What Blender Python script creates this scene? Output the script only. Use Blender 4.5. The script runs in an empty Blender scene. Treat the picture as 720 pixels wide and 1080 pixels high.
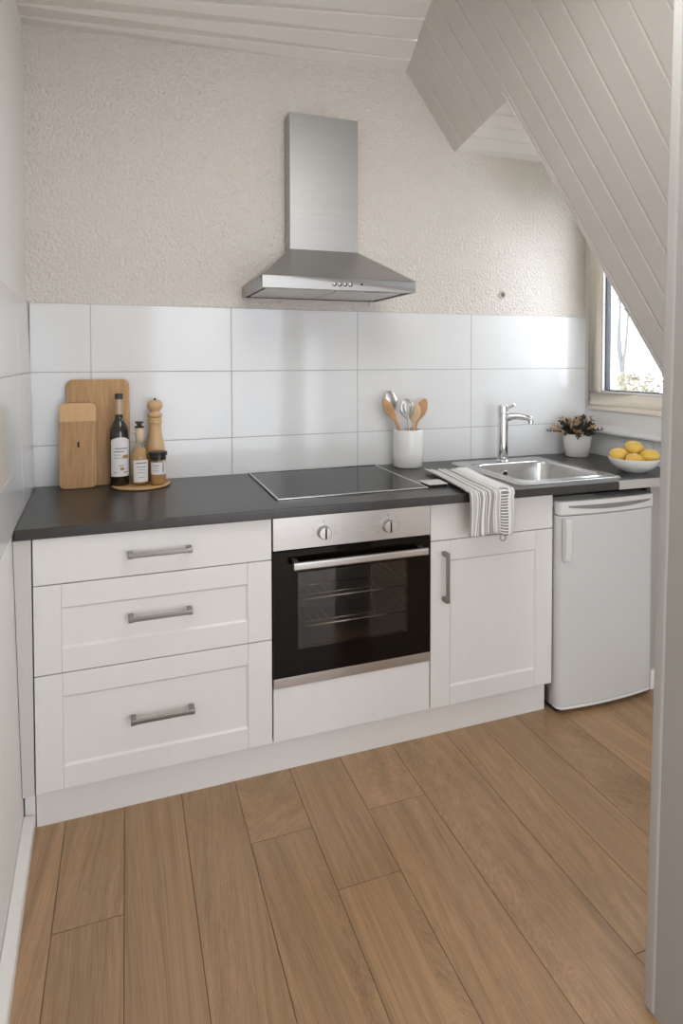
import bpy, bmesh, math, random
from mathutils import Vector, Matrix
random.seed(7)
PI = math.pi
S = bpy.context.scene
COL = S.collection

# ------------------------------------------------------------------ camera
yaw, pit, rol = -0.3421, -0.0264, -0.0015
fw = Vector((-math.sin(yaw)*math.cos(pit), math.cos(yaw)*math.cos(pit), math.sin(pit)))
rt = Vector((math.cos(yaw), math.sin(yaw), 0))
up = rt.cross(fw)
r2 = rt*math.cos(rol) + up*math.sin(rol)
u2 = -rt*math.sin(rol) + up*math.cos(rol)
cam = bpy.data.cameras.new('camera')
cam.sensor_fit = 'HORIZONTAL'
cam.sensor_width = 36.0
cam.lens = 639.82*36.0/720.0
cam.shift_x = 0.0
cam.shift_y = -(540-396.4)/720.0
cam.clip_start = 0.05
co = bpy.data.objects.new('camera', cam)
m = Matrix.Identity(4)
for i in range(3):
    m[i][0] = r2[i]; m[i][1] = u2[i]; m[i][2] = -fw[i]
m[0][3], m[1][3], m[2][3] = 0.2694, -2.0092, 1.4172
co.matrix_world = m
COL.objects.link(co)
S.camera = co

# ------------------------------------------------------------------ world and light
wd = bpy.data.worlds.new('world'); S.world = wd
wd.use_nodes = True
wn = wd.node_tree
SKY_REAR, SKY_WIN, FILL = 4.4, 8.5, 10.0
bg = wn.nodes['Background']
bg.inputs['Color'].default_value = (0.89, 0.95, 1.04, 1)
# the sky is brighter on the window side (sun side) than behind the camera
tcw = wn.nodes.new('ShaderNodeTexCoord'); spw = wn.nodes.new('ShaderNodeSeparateXYZ')
mrw = wn.nodes.new('ShaderNodeMapRange'); mrw.interpolation_type = 'SMOOTHSTEP'
mrw.inputs[1].default_value = 0.35; mrw.inputs[2].default_value = 0.75
mrw.inputs[3].default_value = SKY_REAR; mrw.inputs[4].default_value = SKY_WIN
wn.links.new(tcw.outputs['Generated'], spw.inputs[0]); wn.links.new(spw.outputs['X'], mrw.inputs[0])
wn.links.new(mrw.outputs[0], bg.inputs['Strength'])

def area(name, loc, direction, sx, sy, power, color, portal=False):
    l = bpy.data.lights.new(name, 'AREA'); l.shape = 'RECTANGLE'; l.size = sx; l.size_y = sy
    l.energy = power; l.color = color
    l.cycles.is_portal = portal
    o = bpy.data.objects.new(name, l)
    o.location = loc
    o.rotation_euler = Vector(direction).to_track_quat('-Z', 'Y').to_euler()
    COL.objects.link(o)
    return o
# daylight enters through the kitchen window and through an added opening behind the camera
area('daylight_portal_window', (2.70, 0.3, 1.72), (-1, 0, 0), 1.2, 0.7, 1, (1, 1, 1), True)
area('daylight_portal_rear', (1.525, -3.63, 1.2), (0, 1, 0), 1.95, 2.2, 1, (1, 1, 1), True)
area('added_fill_light', (0.95, -0.85, 2.45), (0.15, 0.25, -1), 0.9, 0.9, FILL, (1.0, 0.985, 0.97))  # added fill light overhead, out of view, to brighten the kitchen
S.view_settings.view_transform = 'Standard'
S.view_settings.look = 'None'
S.view_settings.gamma = 1
S.view_settings.use_curve_mapping = False
S.view_settings.exposure = 0.0

# ------------------------------------------------------------------ materials
def lin(c):
    return tuple(((v/255)/12.92 if v/255 <= 0.04045 else ((v/255+0.055)/1.055)**2.4) for v in c) + (1,)

MATS = {}
def mat(name, rgb, rough=0.5, metal=0.0, spec=0.5, coat=0.0, noise=None, bump=None, var=0.0):
    """rgb in sRGB 0..255; noise=(scale xyz) for colour variation var; bump=(scale, strength, distance, stretch)"""
    if name in MATS: return MATS[name]
    M = bpy.data.materials.new(name); M.use_nodes = True
    nt = M.node_tree; b = nt.nodes['Principled BSDF']
    b.inputs['Base Color'].default_value = lin(rgb)
    b.inputs['Roughness'].default_value = rough
    b.inputs['Metallic'].default_value = metal
    b.inputs['Specular IOR Level'].default_value = spec
    b.inputs['Coat Weight'].default_value = coat
    tc = nt.nodes.new('ShaderNodeTexCoord')
    if noise:
        mp = nt.nodes.new('ShaderNodeMapping'); mp.inputs['Scale'].default_value = noise
        nt.links.new(tc.outputs['Object'], mp.inputs['Vector'])
        nz = nt.nodes.new('ShaderNodeTexNoise'); nz.inputs['Scale'].default_value = 1; nz.inputs['Detail'].default_value = 6
        nt.links.new(mp.outputs[0], nz.inputs['Vector'])
        hs = nt.nodes.new('ShaderNodeHueSaturation'); hs.inputs['Color'].default_value = lin(rgb)
        mr = nt.nodes.new('ShaderNodeMapRange'); mr.inputs[3].default_value = 1-var; mr.inputs[4].default_value = 1+var
        mr.inputs[1].default_value = 0.3; mr.inputs[2].default_value = 0.7
        nt.links.new(nz.outputs['Fac'], mr.inputs[0]); nt.links.new(mr.outputs[0], hs.inputs['Value'])
        nt.links.new(hs.outputs[0], b.inputs['Base Color'])
    if bump:
        sc, st, dist, stretch = bump
        mp2 = nt.nodes.new('ShaderNodeMapping'); mp2.inputs['Scale'].default_value = tuple(sc*s for s in stretch)
        nt.links.new(tc.outputs['Object'], mp2.inputs['Vector'])
        n2 = nt.nodes.new('ShaderNodeTexNoise'); n2.inputs['Scale'].default_value = 1; n2.inputs['Detail'].default_value = 3
        nt.links.new(mp2.outputs[0], n2.inputs['Vector'])
        bp = nt.nodes.new('ShaderNodeBump'); bp.inputs['Strength'].default_value = st; bp.inputs['Distance'].default_value = dist
        nt.links.new(n2.outputs['Fac'], bp.inputs['Height']); nt.links.new(bp.outputs[0], b.inputs['Normal'])
    MATS[name] = M
    return M

def wood(name, rgb, rough=0.5, axis='Z', scale=30, var=0.14, attr=None, rgb2=None):
    if name in MATS: return MATS[name]
    M = mat(name, rgb, rough)
    nt = M.node_tree; b = nt.nodes['Principled BSDF']
    tc = nt.nodes.new('ShaderNodeTexCoord')
    mp = nt.nodes.new('ShaderNodeMapping')
    s = {'X': (0.05, 1, 1), 'Y': (1, 0.05, 1), 'Z': (1, 1, 0.05)}[axis]
    mp.inputs['Scale'].default_value = tuple(scale*v for v in s)
    src = tc.outputs['Object']
    if attr:
        at = nt.nodes.new('ShaderNodeAttribute'); at.attribute_name = attr
        ad = nt.nodes.new('ShaderNodeVectorMath'); ad.operation = 'MULTIPLY_ADD'
        ad.inputs[1].default_value = (7, 13, 3)
        nt.links.new(at.outputs['Color'], ad.inputs[0]); nt.links.new(src, ad.inputs[2]); src = ad.outputs[0]
    nt.links.new(src, mp.inputs['Vector'])
    nz = nt.nodes.new('ShaderNodeTexNoise'); nz.inputs['Scale'].default_value = 1
    nz.inputs['Detail'].default_value = 8; nz.inputs['Roughness'].default_value = 0.65; nz.inputs['Distortion'].default_value = 0.6
    nt.links.new(mp.outputs[0], nz.inputs['Vector'])
    mp3 = nt.nodes.new('ShaderNodeMapping'); s3 = {'X': (0.6, 5, 5), 'Y': (5, 0.6, 5), 'Z': (5, 5, 0.6)}[axis]
    mp3.inputs['Scale'].default_value = tuple(v*scale/30 for v in s3); nt.links.new(src, mp3.inputs['Vector'])
    n3 = nt.nodes.new('ShaderNodeTexNoise'); n3.inputs['Scale'].default_value = 1; n3.inputs['Detail'].default_value = 3
    nt.links.new(mp3.outputs[0], n3.inputs['Vector'])
    add0 = nt.nodes.new('ShaderNodeMath'); add0.operation = 'ADD'
    nt.links.new(nz.outputs['Fac'], add0.inputs[0]); nt.links.new(n3.outputs['Fac'], add0.inputs[1])
    # fine pores and cathedral figure
    mp5 = nt.nodes.new('ShaderNodeMapping'); s5 = {'X': (0.03, 1, 1), 'Y': (1, 0.03, 1), 'Z': (1, 1, 0.03)}[axis]
    mp5.inputs['Scale'].default_value = tuple(v*scale*6 for v in s5); nt.links.new(src, mp5.inputs['Vector'])
    n5 = nt.nodes.new('ShaderNodeTexNoise'); n5.inputs['Scale'].default_value = 1; n5.inputs['Detail'].default_value = 2
    nt.links.new(mp5.outputs[0], n5.inputs['Vector'])
    mp6 = nt.nodes.new('ShaderNodeMapping'); s6 = {'X': (0.11, 1, 1), 'Y': (1, 0.11, 1), 'Z': (1, 1, 0.11)}[axis]
    mp6.inputs['Scale'].default_value = tuple(v*scale/5 for v in s6); nt.links.new(src, mp6.inputs['Vector'])
    n6 = nt.nodes.new('ShaderNodeTexNoise'); n6.inputs['Scale'].default_value = 1; n6.inputs['Detail'].default_value = 1
    nt.links.new(mp6.outputs[0], n6.inputs['Vector'])
    rg = nt.nodes.new('ShaderNodeMath'); rg.operation = 'MULTIPLY'; rg.inputs[1].default_value = 75
    sn = nt.nodes.new('ShaderNodeMath'); sn.operation = 'SINE'
    nt.links.new(n6.outputs['Fac'], rg.inputs[0]); nt.links.new(rg.outputs[0], sn.inputs[0])
    a5 = nt.nodes.new('ShaderNodeMath'); a5.operation = 'MULTIPLY_ADD'; a5.inputs[1].default_value = 0.9; a5.inputs[2].default_value = -0.45
    nt.links.new(n5.outputs['Fac'], a5.inputs[0])
    a6 = nt.nodes.new('ShaderNodeMath'); a6.operation = 'MULTIPLY_ADD'; a6.inputs[1].default_value = 0.055
    nt.links.new(sn.outputs[0], a6.inputs[0]); nt.links.new(a5.outputs[0], a6.inputs[2])
    add = nt.nodes.new('ShaderNodeMath'); add.operation = 'ADD'
    nt.links.new(add0.outputs[0], add.inputs[0]); nt.links.new(a6.outputs[0], add.inputs[1])
    mr = nt.nodes.new('ShaderNodeMapRange'); mr.inputs[1].default_value = 0.65; mr.inputs[2].default_value = 1.35
    mr.inputs[3].default_value = 1-var; mr.inputs[4].default_value = 1+var
    nt.links.new(add.outputs[0], mr.inputs[0])
    hs = nt.nodes.new('ShaderNodeHueSaturation'); hs.inputs['Color'].default_value = lin(rgb)
    if attr:
        mul = nt.nodes.new('ShaderNodeMath'); mul.operation = 'MULTIPLY'
        sp = nt.nodes.new('ShaderNodeSeparateColor'); nt.links.new(at.outputs['Color'], sp.inputs[0])
        m4 = nt.nodes.new('ShaderNodeMapRange'); m4.inputs[3].default_value = 0.88; m4.inputs[4].default_value = 1.10
        nt.links.new(sp.outputs[0], m4.inputs[0])
        nt.links.new(mr.outputs[0], mul.inputs[0]); nt.links.new(m4.outputs[0], mul.inputs[1])
        nt.links.new(mul.outputs[0], hs.inputs['Value'])
    else:
        nt.links.new(mr.outputs[0], hs.inputs['Value'])
    nt.links.new(hs.outputs[0], b.inputs['Base Color'])
    bp = nt.nodes.new('ShaderNodeBump'); bp.inputs['Strength'].default_value = 0.12; bp.inputs['Distance'].default_value = 0.002
    nt.links.new(nz.outputs['Fac'], bp.inputs['Height']); nt.links.new(bp.outputs[0], b.inputs['Normal'])
    return M

def glass(name, tint, refl=0.08, rough=0.0):
    if name in MATS: return MATS[name]
    M = bpy.data.materials.new(name); M.use_nodes = True
    nt = M.node_tree; nt.nodes.clear()
    out = nt.nodes.new('ShaderNodeOutputMaterial')
    tr = nt.nodes.new('ShaderNodeBsdfTransparent'); tr.inputs[0].default_value = tint + (1,)
    gl = nt.nodes.new('ShaderNodeBsdfGlossy'); gl.inputs['Roughness'].default_value = rough
    lw = nt.nodes.new('ShaderNodeLayerWeight')
    pw = nt.nodes.new('ShaderNodeMath'); pw.operation = 'POWER'; pw.inputs[1].default_value = 5
    ad = nt.nodes.new('ShaderNodeMath'); ad.operation = 'MULTIPLY_ADD'; ad.inputs[1].default_value = 0.95; ad.inputs[2].default_value = 0.04+refl
    ad.use_clamp = True
    nt.links.new(lw.outputs['Facing'], pw.inputs[0])
    mx = nt.nodes.new('ShaderNodeMixShader')
    nt.links.new(pw.outputs[0], ad.inputs[0]); nt.links.new(ad.outputs[0], mx.inputs[0])
    nt.links.new(tr.outputs[0], mx.inputs[1]); nt.links.new(gl.outputs[0], mx.inputs[2])
    nt.links.new(mx.outputs[0], out.inputs[0])
    MATS[name] = M
    return M

PLASTER = mat('textured_plaster', (233, 226, 217), 0.9, spec=0.2, bump=(80, 1.0, 0.017, (1, 1, 1)))
SIDE_PLASTER = mat('smooth_plaster', (232, 230, 226), 0.85, spec=0.2, bump=(60, 0.15, 0.002, (1, 1, 1)))
GREYPAINT = mat('partition_paint', (172, 168, 163), 0.75, spec=0.3)
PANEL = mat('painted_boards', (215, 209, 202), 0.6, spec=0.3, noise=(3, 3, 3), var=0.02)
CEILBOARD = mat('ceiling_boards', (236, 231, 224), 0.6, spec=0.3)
TILE = mat('glazed_tile', (231, 231, 230), 0.10, spec=0.5, noise=(4, 4, 4), var=0.02, bump=(5, 0.04, 0.01, (1, 1, 1)))
GROUT = mat('grout', (176, 174, 170), 0.9)
CAB = mat('cabinet_lacquer', (229, 226, 222), 0.38, noise=(20, 20, 3), var=0.01)
CABSIDE = mat('cabinet_side', (225, 221, 215), 0.5)
WORKTOP = mat('dark_laminate', (55, 53, 51), 0.31, spec=0.55, noise=(40, 9, 9), var=0.14, bump=(150, 0.15, 0.001, (1, 1, 1)))
LIGHTEDGE = mat('pale_edge', (196, 192, 186), 0.35, metal=0.3)
STEEL = mat('brushed_steel', (196, 193, 189), 0.32, metal=1.0, bump=(900, 0.06, 0.0006, (0.01, 1, 1)), noise=(2, 30, 200), var=0.03)
STEELV = mat('brushed_steel_hood', (180, 179, 177), 0.46, metal=1.0, bump=(900, 0.05, 0.0006, (0.01, 1, 1)), noise=(1, 4, 120), var=0.03)
SINKSTEEL = mat('sink_steel', (205, 204, 202), 0.22, metal=1.0)
HANDLE = mat('handle_metal', (150, 147, 143), 0.35, metal=1.0)
CHROME = mat('chrome', (225, 225, 225), 0.06, metal=1.0)
BLACKGLASS = mat('black_glass', (14, 11, 8), 0.05, spec=0.22, coat=0.0)
HOBGLASS = mat('hob_glass', (24, 22, 20), 0.08, spec=0.14)
CAVITY = mat('oven_enamel', (84, 81, 77), 0.45)
DARK = mat('dark_gap', (24, 23, 22), 0.8)
WHITEP = mat('white_plastic', (226, 225, 222), 0.32)
FRIDGE = mat('fridge_enamel', (206, 205, 202), 0.28, spec=0.5, coat=0.15)
FRIDGETOP = mat('fridge_top_plastic', (216, 215, 211), 0.35)
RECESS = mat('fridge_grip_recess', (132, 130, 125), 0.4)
CERAMIC = mat('white_ceramic', (238, 236, 232), 0.15, spec=0.5)
BOARD = wood('oak_board', (182, 140, 96), 0.55, 'Z', 60, 0.30)
BOARD2 = wood('light_oak_board', (190, 148, 102), 0.55, 'Z', 60, 0.30)
TRAYW = wood('tray_wood', (206, 165, 115), 0.5, 'X', 40, 0.10)
MILLW = wood('mill_wood', (208, 170, 124), 0.4, 'Z', 35, 0.08)
SPOONW = wood('spoon_wood', (196, 150, 104), 0.55, 'Z', 60, 0.12)
SPOONW2 = wood('pale_spoon_wood', (206, 176, 140), 0.55, 'Z', 60, 0.10)
FLOORW = wood('oak_floor', (167, 134, 100), 0.30, 'Y', 42, 0.27, attr='tone')
PVC = mat('window_frame_cream', (234, 224, 208), 0.45)
PVCW = mat('window_bead_white', (240, 238, 234), 0.4)
GASKET = mat('rubber_gasket', (60, 62, 66), 0.6)
PAPER = mat('paper_label', (226, 224, 222), 0.7)
PRINT = mat('label_print', (138, 136, 136), 0.8)
GOLD = mat('label_gold', (180, 140, 84), 0.5)
WINDOWGLASS = glass('window_glass', (0.97, 0.98, 0.98), 0.0)
OVENGLASS = glass('oven_window_glass', (0.78, 0.76, 0.73), 0.015)
CLEARGLASS = glass('clear_glass', (0.93, 0.91, 0.86), 0.02)
AMBER = mat('amber_oil', (196, 156, 104), 0.15, coat=0.5)

# ------------------------------------------------------------------ mesh helpers
def link(name, bm, ms, parent=None, smooth=False, bevel=0, seg=2, angle=40):
    me = bpy.data.meshes.new(name)
    bmesh.ops.remove_doubles(bm, verts=bm.verts, dist=1e-6)
    bmesh.ops.recalc_face_normals(bm, faces=bm.faces)
    bm.to_mesh(me); bm.free()
    if not isinstance(ms, (list, tuple)): ms = [ms]
    for mm in ms: me.materials.append(mm)
    if smooth:
        for p in me.polygons: p.use_smooth = True
    o = bpy.data.objects.new(name, me); COL.objects.link(o)
    if bevel:
        b = o.modifiers.new('bevel', 'BEVEL'); b.width = bevel; b.segments = seg
        b.limit_method = 'ANGLE'; b.angle_limit = math.radians(angle)
        for p in me.polygons: p.use_smooth = True
        w = o.modifiers.new('wn', 'WEIGHTED_NORMAL'); w.keep_sharp = True
    if parent: put(o, parent)
    return o

def put(o, parent):
    o.parent = parent
    o.matrix_parent_inverse = parent.matrix_basis.inverted()

def thing(name, label, cat, loc, group=None):
    o = bpy.data.objects.new(name, None); o.empty_display_size = 0.05; o.location = loc
    COL.objects.link(o); return tag(o, label, cat, group)

def tag(o, label, cat, group=None):
    o['label'] = label; o['category'] = cat
    if group: o['group'] = group
    return o

def struct(o):
    o['kind'] = 'structure'; return o

def box(bm, x0, x1, y0, y1, z0, z1, mi=0):
    v = [bm.verts.new(p) for p in ((x0,y0,z0),(x1,y0,z0),(x1,y1,z0),(x0,y1,z0),(x0,y0,z1),(x1,y0,z1),(x1,y1,z1),(x0,y1,z1))]
    for f in ((0,1,2,3),(4,5,6,7),(0,1,5,4),(1,2,6,5),(2,3,7,6),(3,0,4,7)):
        bm.faces.new([v[i] for i in f]).material_index = mi
    return v

def boxes(*bs):
    bm = bmesh.new()
    for b in bs: box(bm, *b)
    return bm

def prism(bm, pts, a, b, axis='y', mi=0, cap=True):
    """closed 2D outline extruded from a to b along axis"""
    def P(p, t):
        return {'y': (p[0], t, p[1]), 'z': (p[0], p[1], t), 'x': (t, p[0], p[1])}[axis]
    A = [bm.verts.new(P(p, a)) for p in pts]; B = [bm.verts.new(P(p, b)) for p in pts]
    n = len(pts)
    if cap:
        bm.faces.new(A).material_index = mi; bm.faces.new(B[::-1]).material_index = mi
    for i in range(n):
        bm.faces.new((A[i], A[(i+1) % n], B[(i+1) % n], B[i])).material_index = mi
    return bm

def rrect(x0, x1, y0, y1, r, n=6):
    pts = []
    for cx, cy, a0 in ((x1-r, y1-r, 0), (x0+r, y1-r, PI/2), (x0+r, y0+r, PI), (x1-r, y0+r, 1.5*PI)):
        for i in range(n+1):
            a = a0 + i*PI/2/n
            pts.append((cx+r*math.cos(a), cy+r*math.sin(a)))
    return pts

def lathe(bm, prof, c=(0, 0), n=40, mi=0, sx=1, sy=1, caps=True):
    rings = []
    for r, z in prof:
        rings.append([bm.verts.new((c[0]+sx*max(r, 1e-4)*math.cos(2*PI*i/n), c[1]+sy*max(r, 1e-4)*math.sin(2*PI*i/n), z)) for i in range(n)])
    for a, b in zip(rings, rings[1:]):
        for i in range(n):
            bm.faces.new((a[i], a[(i+1) % n], b[(i+1) % n], b[i])).material_index = mi
    if caps:
        bm.faces.new(rings[0][::-1]).material_index = mi; bm.faces.new(rings[-1]).material_index = mi
    return bm

def tube(bm, pts, r, n=10, mi=0):
    pts = [Vector(p) for p in pts]
    rs = r if isinstance(r, (list, tuple)) else [r]*len(pts)
    rings = []; prev = None
    for i, p in enumerate(pts):
        d = (pts[min(i+1, len(pts)-1)] - pts[max(i-1, 0)]).normalized()
        if prev is None:
            s = d.cross(Vector((0, 0, 1)))
            if s.length < 0.1: s = d.cross(Vector((0, 1, 0)))
        else:
            s = prev - d*prev.dot(d)
        s.normalize(); prev = s; t = d.cross(s)
        rings.append([bm.verts.new(p + (s*math.cos(2*PI*k/n) + t*math.sin(2*PI*k/n))*rs[i]) for k in range(n)])
    for a, b in zip(rings, rings[1:]):
        for k in range(n):
            bm.faces.new((a[k], a[(k+1) % n], b[(k+1) % n], b[k])).material_index = mi
    bm.faces.new(rings[0][::-1]).material_index = mi; bm.faces.new(rings[-1]).material_index = mi
    return bm

def spline(pts, k=6):
    """Catmull-Rom through points"""
    P = [Vector(p) for p in pts]; P = [P[0]*2-P[1]] + P + [P[-1]*2-P[-2]]
    out = []
    for i in range(1, len(P)-2):
        for j in range(k):
            t = j/k
            a, b, c, d = P[i-1], P[i], P[i+1], P[i+2]
            out.append(0.5*((2*b) + (c-a)*t + (2*a-5*b+4*c-d)*t*t + (3*b-a-3*c+d)*t**3))
    out.append(P[-2]); return out

def quad(bm, pts, mi=0):
    f = bm.faces.new([bm.verts.new(p) for p in pts]); f.material_index = mi; return f

# ------------------------------------------------------------------ room
FZ = -0.021          # floor level
YW = 0.663           # plaster of the back wall
XR = 2.63            # knee wall under the window
YB = -3.6            # rear of the room
def lx(y, z):        # the left wall is a little out of plumb
    return -0.035 - 0.020*min(z, 1.7) - 0.04*y

def build_floor():
    seams = [-0.15, 0.08, 0.252, 0.43, 0.606, 0.797, 0.985, 1.19, 1.415, 1.575, 1.74, 1.93, 2.12, 2.31, 2.50, 2.75]
    joints = {0: [-1.3], 1: [-0.37], 2: [-1.9], 3: [-1.35, 0.3], 4: [-2.2, -0.255], 5: [-1.6, -0.49], 6: [-0.245], 7: [-1.5], 8: [-0.9], 9: [-1.8],
              10: [-0.7], 11: [-1.4, 0.1], 12: [-0.45], 13: [-1.2], 14: [-0.8]}
    bm = bmesh.new()
    cl = bm.loops.layers.color.new('tone')
    rnd = random.Random(3)
    tones = {1: (0.05, 0.5), 2: (0.45,), 3: (0.3,), 4: (0.35, 0.35, 0.6), 5: (0.5, 0.7, 0.5), 6: (0.6, 0.8), 7: (0.5, 0.75), 8: (0.7, 0.8)}
    for i, (a, b) in enumerate(zip(seams, seams[1:])):
        ys = [YB] + sorted(joints.get(i, [])) + [0.75]
        for j, (c, d) in enumerate(zip(ys, ys[1:])):
            nf = len(bm.faces)
            g = 0.0009
            v = box(bm, a+g, b-g, c+g, d-g, FZ-0.010, FZ)
            bm.faces.ensure_lookup_table()
            t = rnd.random()
            if i in tones: t = tones[i][j % len(tones[i])]
            for f in bm.faces[nf:]:
                for l in f.loops: l[cl] = (t, rnd.random(), rnd.random(), 1)
            bm.faces.ensure_lookup_table()
    nf = len(bm.faces)
    box(bm, -0.2, 2.8, YB, 0.8, FZ-0.08, FZ-0.0035)
    bm.faces.ensure_lookup_table()
    for f in bm.faces[nf:]: f.material_index = 1
    o = link('floor', bm, [FLOORW, mat('floor_joint', (96, 70, 50), 0.9)])
    struct(o)
build_floor()

# back wall with the tiled splashback
TX = [lx(0.65, 1.2), 0.138, 0.707, 1.298, 1.912, XR]
TZ = [0.905, 1.076, 1.369, 1.645]
wb = struct(link('wall_back', boxes((-0.25, 2.85, YW, YW+0.2, FZ-0.08, 3.2)), PLASTER))
def tiles(name, cols, rows, mk, parent):
    bm = bmesh.new()
    g = 0.0013
    for a, b in zip(cols, cols[1:]):
        for c, d in zip(rows, rows[1:]): mk(bm, a+g, b-g, c+g, d-g, 0.0, 0)
    mk(bm, cols[0], cols[-1], rows[0], rows[-1], 0.0015, 1)
    return link(name, bm, [TILE, GROUT], parent, bevel=0.0012, seg=2)
tiles('splashback_tiles', TX, TZ, lambda bm, a, b, c, d, e, mi: box(bm, a, b, 0.655+e, YW+0.01, c, d, mi), wb)
# open box in the plaster where a socket was removed
bm = bmesh.new()
lathe(bm, [(0.017, 0), (0.021, 0.003), (0.020, 0.006), (0.013, 0.005), (0.012, 0.0015)], n=20)
o = link('socket_hole', bm, [mat('hole_rim', (206, 196, 184), 0.9)], None, True)
o.rotation_euler = (PI/2, 0, 0); o.location = (2.098, YW+0.001, 1.75); put(o, wb)
bm = bmesh.new(); lathe(bm, [(0.0125, 0), (0.0125, 0.003)], c=(0.004, 0), n=16, sx=0.8)
o2 = link('hole_opening', bm, [mat('hole_dark', (110, 98, 86), 0.9)])
o2.rotation_euler = (PI/2, 0, 0); o2.location = (2.099, YW-0.001, 1.751)
bpy.context.view_layer.update(); put(o2, wb)

# left wall
bm = bmesh.new()
zs = [FZ-0.05, 0.9, 1.7, 3.2]
for (z0, z1) in zip(zs, zs[1:]):
    quad(bm, [(lx(0.75, z0), 0.75, z0), (lx(YB, z0), YB-0.1, z0), (lx(YB, z1), YB-0.1, z1), (lx(0.75, z1), 0.75, z1)])
for (z0, z1) in zip(zs, zs[1:]):
    quad(bm, [(-0.35, 0.75, z0), (-0.35, YB-0.1, z0), (-0.35, YB-0.1, z1), (-0.35, 0.75, z1)])
quad(bm, [(-0.35, 0.75, zs[-1]), (-0.35, YB-.1, zs[-1]), (lx(YB, 3.2), YB-.1, zs[-1]), (lx(.75, 3.2), 0.75, zs[-1])])
wl = struct(link('wall_left', bm, SIDE_PLASTER))
def ltile(bm, a, b, c, d, e, mi):
    v = []
    for off in (0.006-e, -0.01):
        for (y, z) in ((a, c), (b, c), (b, d), (a, d)): v.append(bm.verts.new((lx(y, z)+off, y, z)))
    for f in ((0,1,2,3),(4,5,6,7),(0,1,5,4),(1,2,6,5),(2,3,7,6),(3,0,4,7)): bm.faces.new([v[i] for i in f]).material_index = mi
tiles('side_splashback_tiles', [-0.31, 0.272, 0.6545], TZ, ltile, wl)

# ceiling: painted tongue-and-groove boards running along the back wall
def vgroove(u0, u1, pitch, start, g=0.006, d=0.006):
    """profile samples (u, depth) from u0 to u1 with v-grooves at start + k*pitch"""
    us = [(u0, 0.0)]
    k = math.ceil((u0-start)/pitch)
    while start+k*pitch < u1:
        s = start+k*pitch
        for du, dep in ((-g, 0), (-g*0.35, d), (g*0.35, d), (g, 0)):
            if u0 < s+du < u1: us.append((s+du, dep))
        k += 1
    us.append((u1, 0.0)); return us
def czl(y):   # ceiling height at the left wall and along the ridge seam
    t = min(max((YW-y)/0.40, 0), 1); return 2.725-0.060*t
def czr(y):
    t = min(max((YW-y)/0.40, 0), 1); return 2.80+0.105*t
def cxr(y):
    t = min(max((YW-y)/0.40, 0), 1); return 1.553-0.079*t
bm = bmesh.new()
pr = vgroove(YB-0.1, YW+0.02, 0.115, 0.36)
rows = []
for y, d in pr:
    rows.append([bm.verts.new((x, y, z+d)) for x, z in ((-0.2, czl(y)-0.002), (cxr(y)+0.004, czr(y)))])
for a, b in zip(rows, rows[1:]): bm.faces.new((a[0], a[1], b[1], b[0]))
for a, b in (((-0.2, YB-.1, 2.98), (1.6, YW, 2.98)),):
    quad(bm, [(-0.2, YB-.1, 3.1), (1.62, YB-.1, 3.1), (1.62, YW+.05, 3.1), (-0.2, YW+.05, 3.1)])
struct(link('ceiling', bm, CEILBOARD))

# sloping roof side: boards running down the slope, cut away at the dormer
SL = 1.34
def sx_z(x): return 2.80 - SL*(x-1.553)
YD = 0.165          # edge of the dormer opening
bm = bmesh.new()
nrm = Vector((SL, 0, 1)).normalized()
def slope_band(us, xa, xb):
    rows = []
    for y, d in us:
        x0, x1 = xa(y), xb(y)
        rows.append([bm.verts.new((x + nrm.x*d, y, sx_z(x) + nrm.z*d)) for x in (x0, x1)])
    for a, b in zip(rows, rows[1:]): bm.faces.new((a[0], a[1], b[1], b[0]))
    return rows
low = slope_band(vgroove(YB-0.1, YD, 0.108, 0.142), cxr, lambda y: 2.72)
upr = slope_band(vgroove(YD, YW+0.02, 0.108, 0.142), cxr, lambda y: 1.817-0.039*(0.657-y)/0.504)
# thickness of the roof lining behind the boards
quad(bm, [(1.60, YB-.1, 2.98), (2.95, YB-.1, 1.18), (2.95, YD, 1.18), (1.60, YD, 2.98)])
quad(bm, [(cxr(YD)+0.28, YD, sx_z(1.76)), (1.84, YD, 2.72), (2.9, YD, 1.30), (2.72, YD, sx_z(2.72))])
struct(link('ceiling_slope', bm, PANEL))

# dormer: level board ceiling and the near cheek (hidden behind the slope)
bm = bmesh.new()
rows = []
for y, d in vgroove(YD-0.02, YW+0.02, 0.108, 0.142+0.03):
    xa = 1.817-0.039*(0.657-y)/0.504; za = sx_z(xa)
    rows.append([bm.verts.new((x, y, z+d)) for x, z in ((xa-0.003, za+0.002), (2.85, za+0.012))])
for a, b in zip(rows, rows[1:]): bm.faces.new((a[0], a[1], b[1], b[0]))
quad(bm, [(1.7, 0.1, 2.75), (2.9, 0.1, 2.75), (2.9, .75, 2.75), (1.7, .75, 2.75)])
struct(link('ceiling_dormer', bm, CEILBOARD))
bm = bmesh.new()
prism(bm, [(1.80, 2.70), (1.80, 2.50), (1.84, 2.44), (2.629, 1.385), (2.629, 2.70)], YD-0.05, YD-0.006, 'y')
struct(link('wall_dormer_cheek', bm, PANEL))

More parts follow.
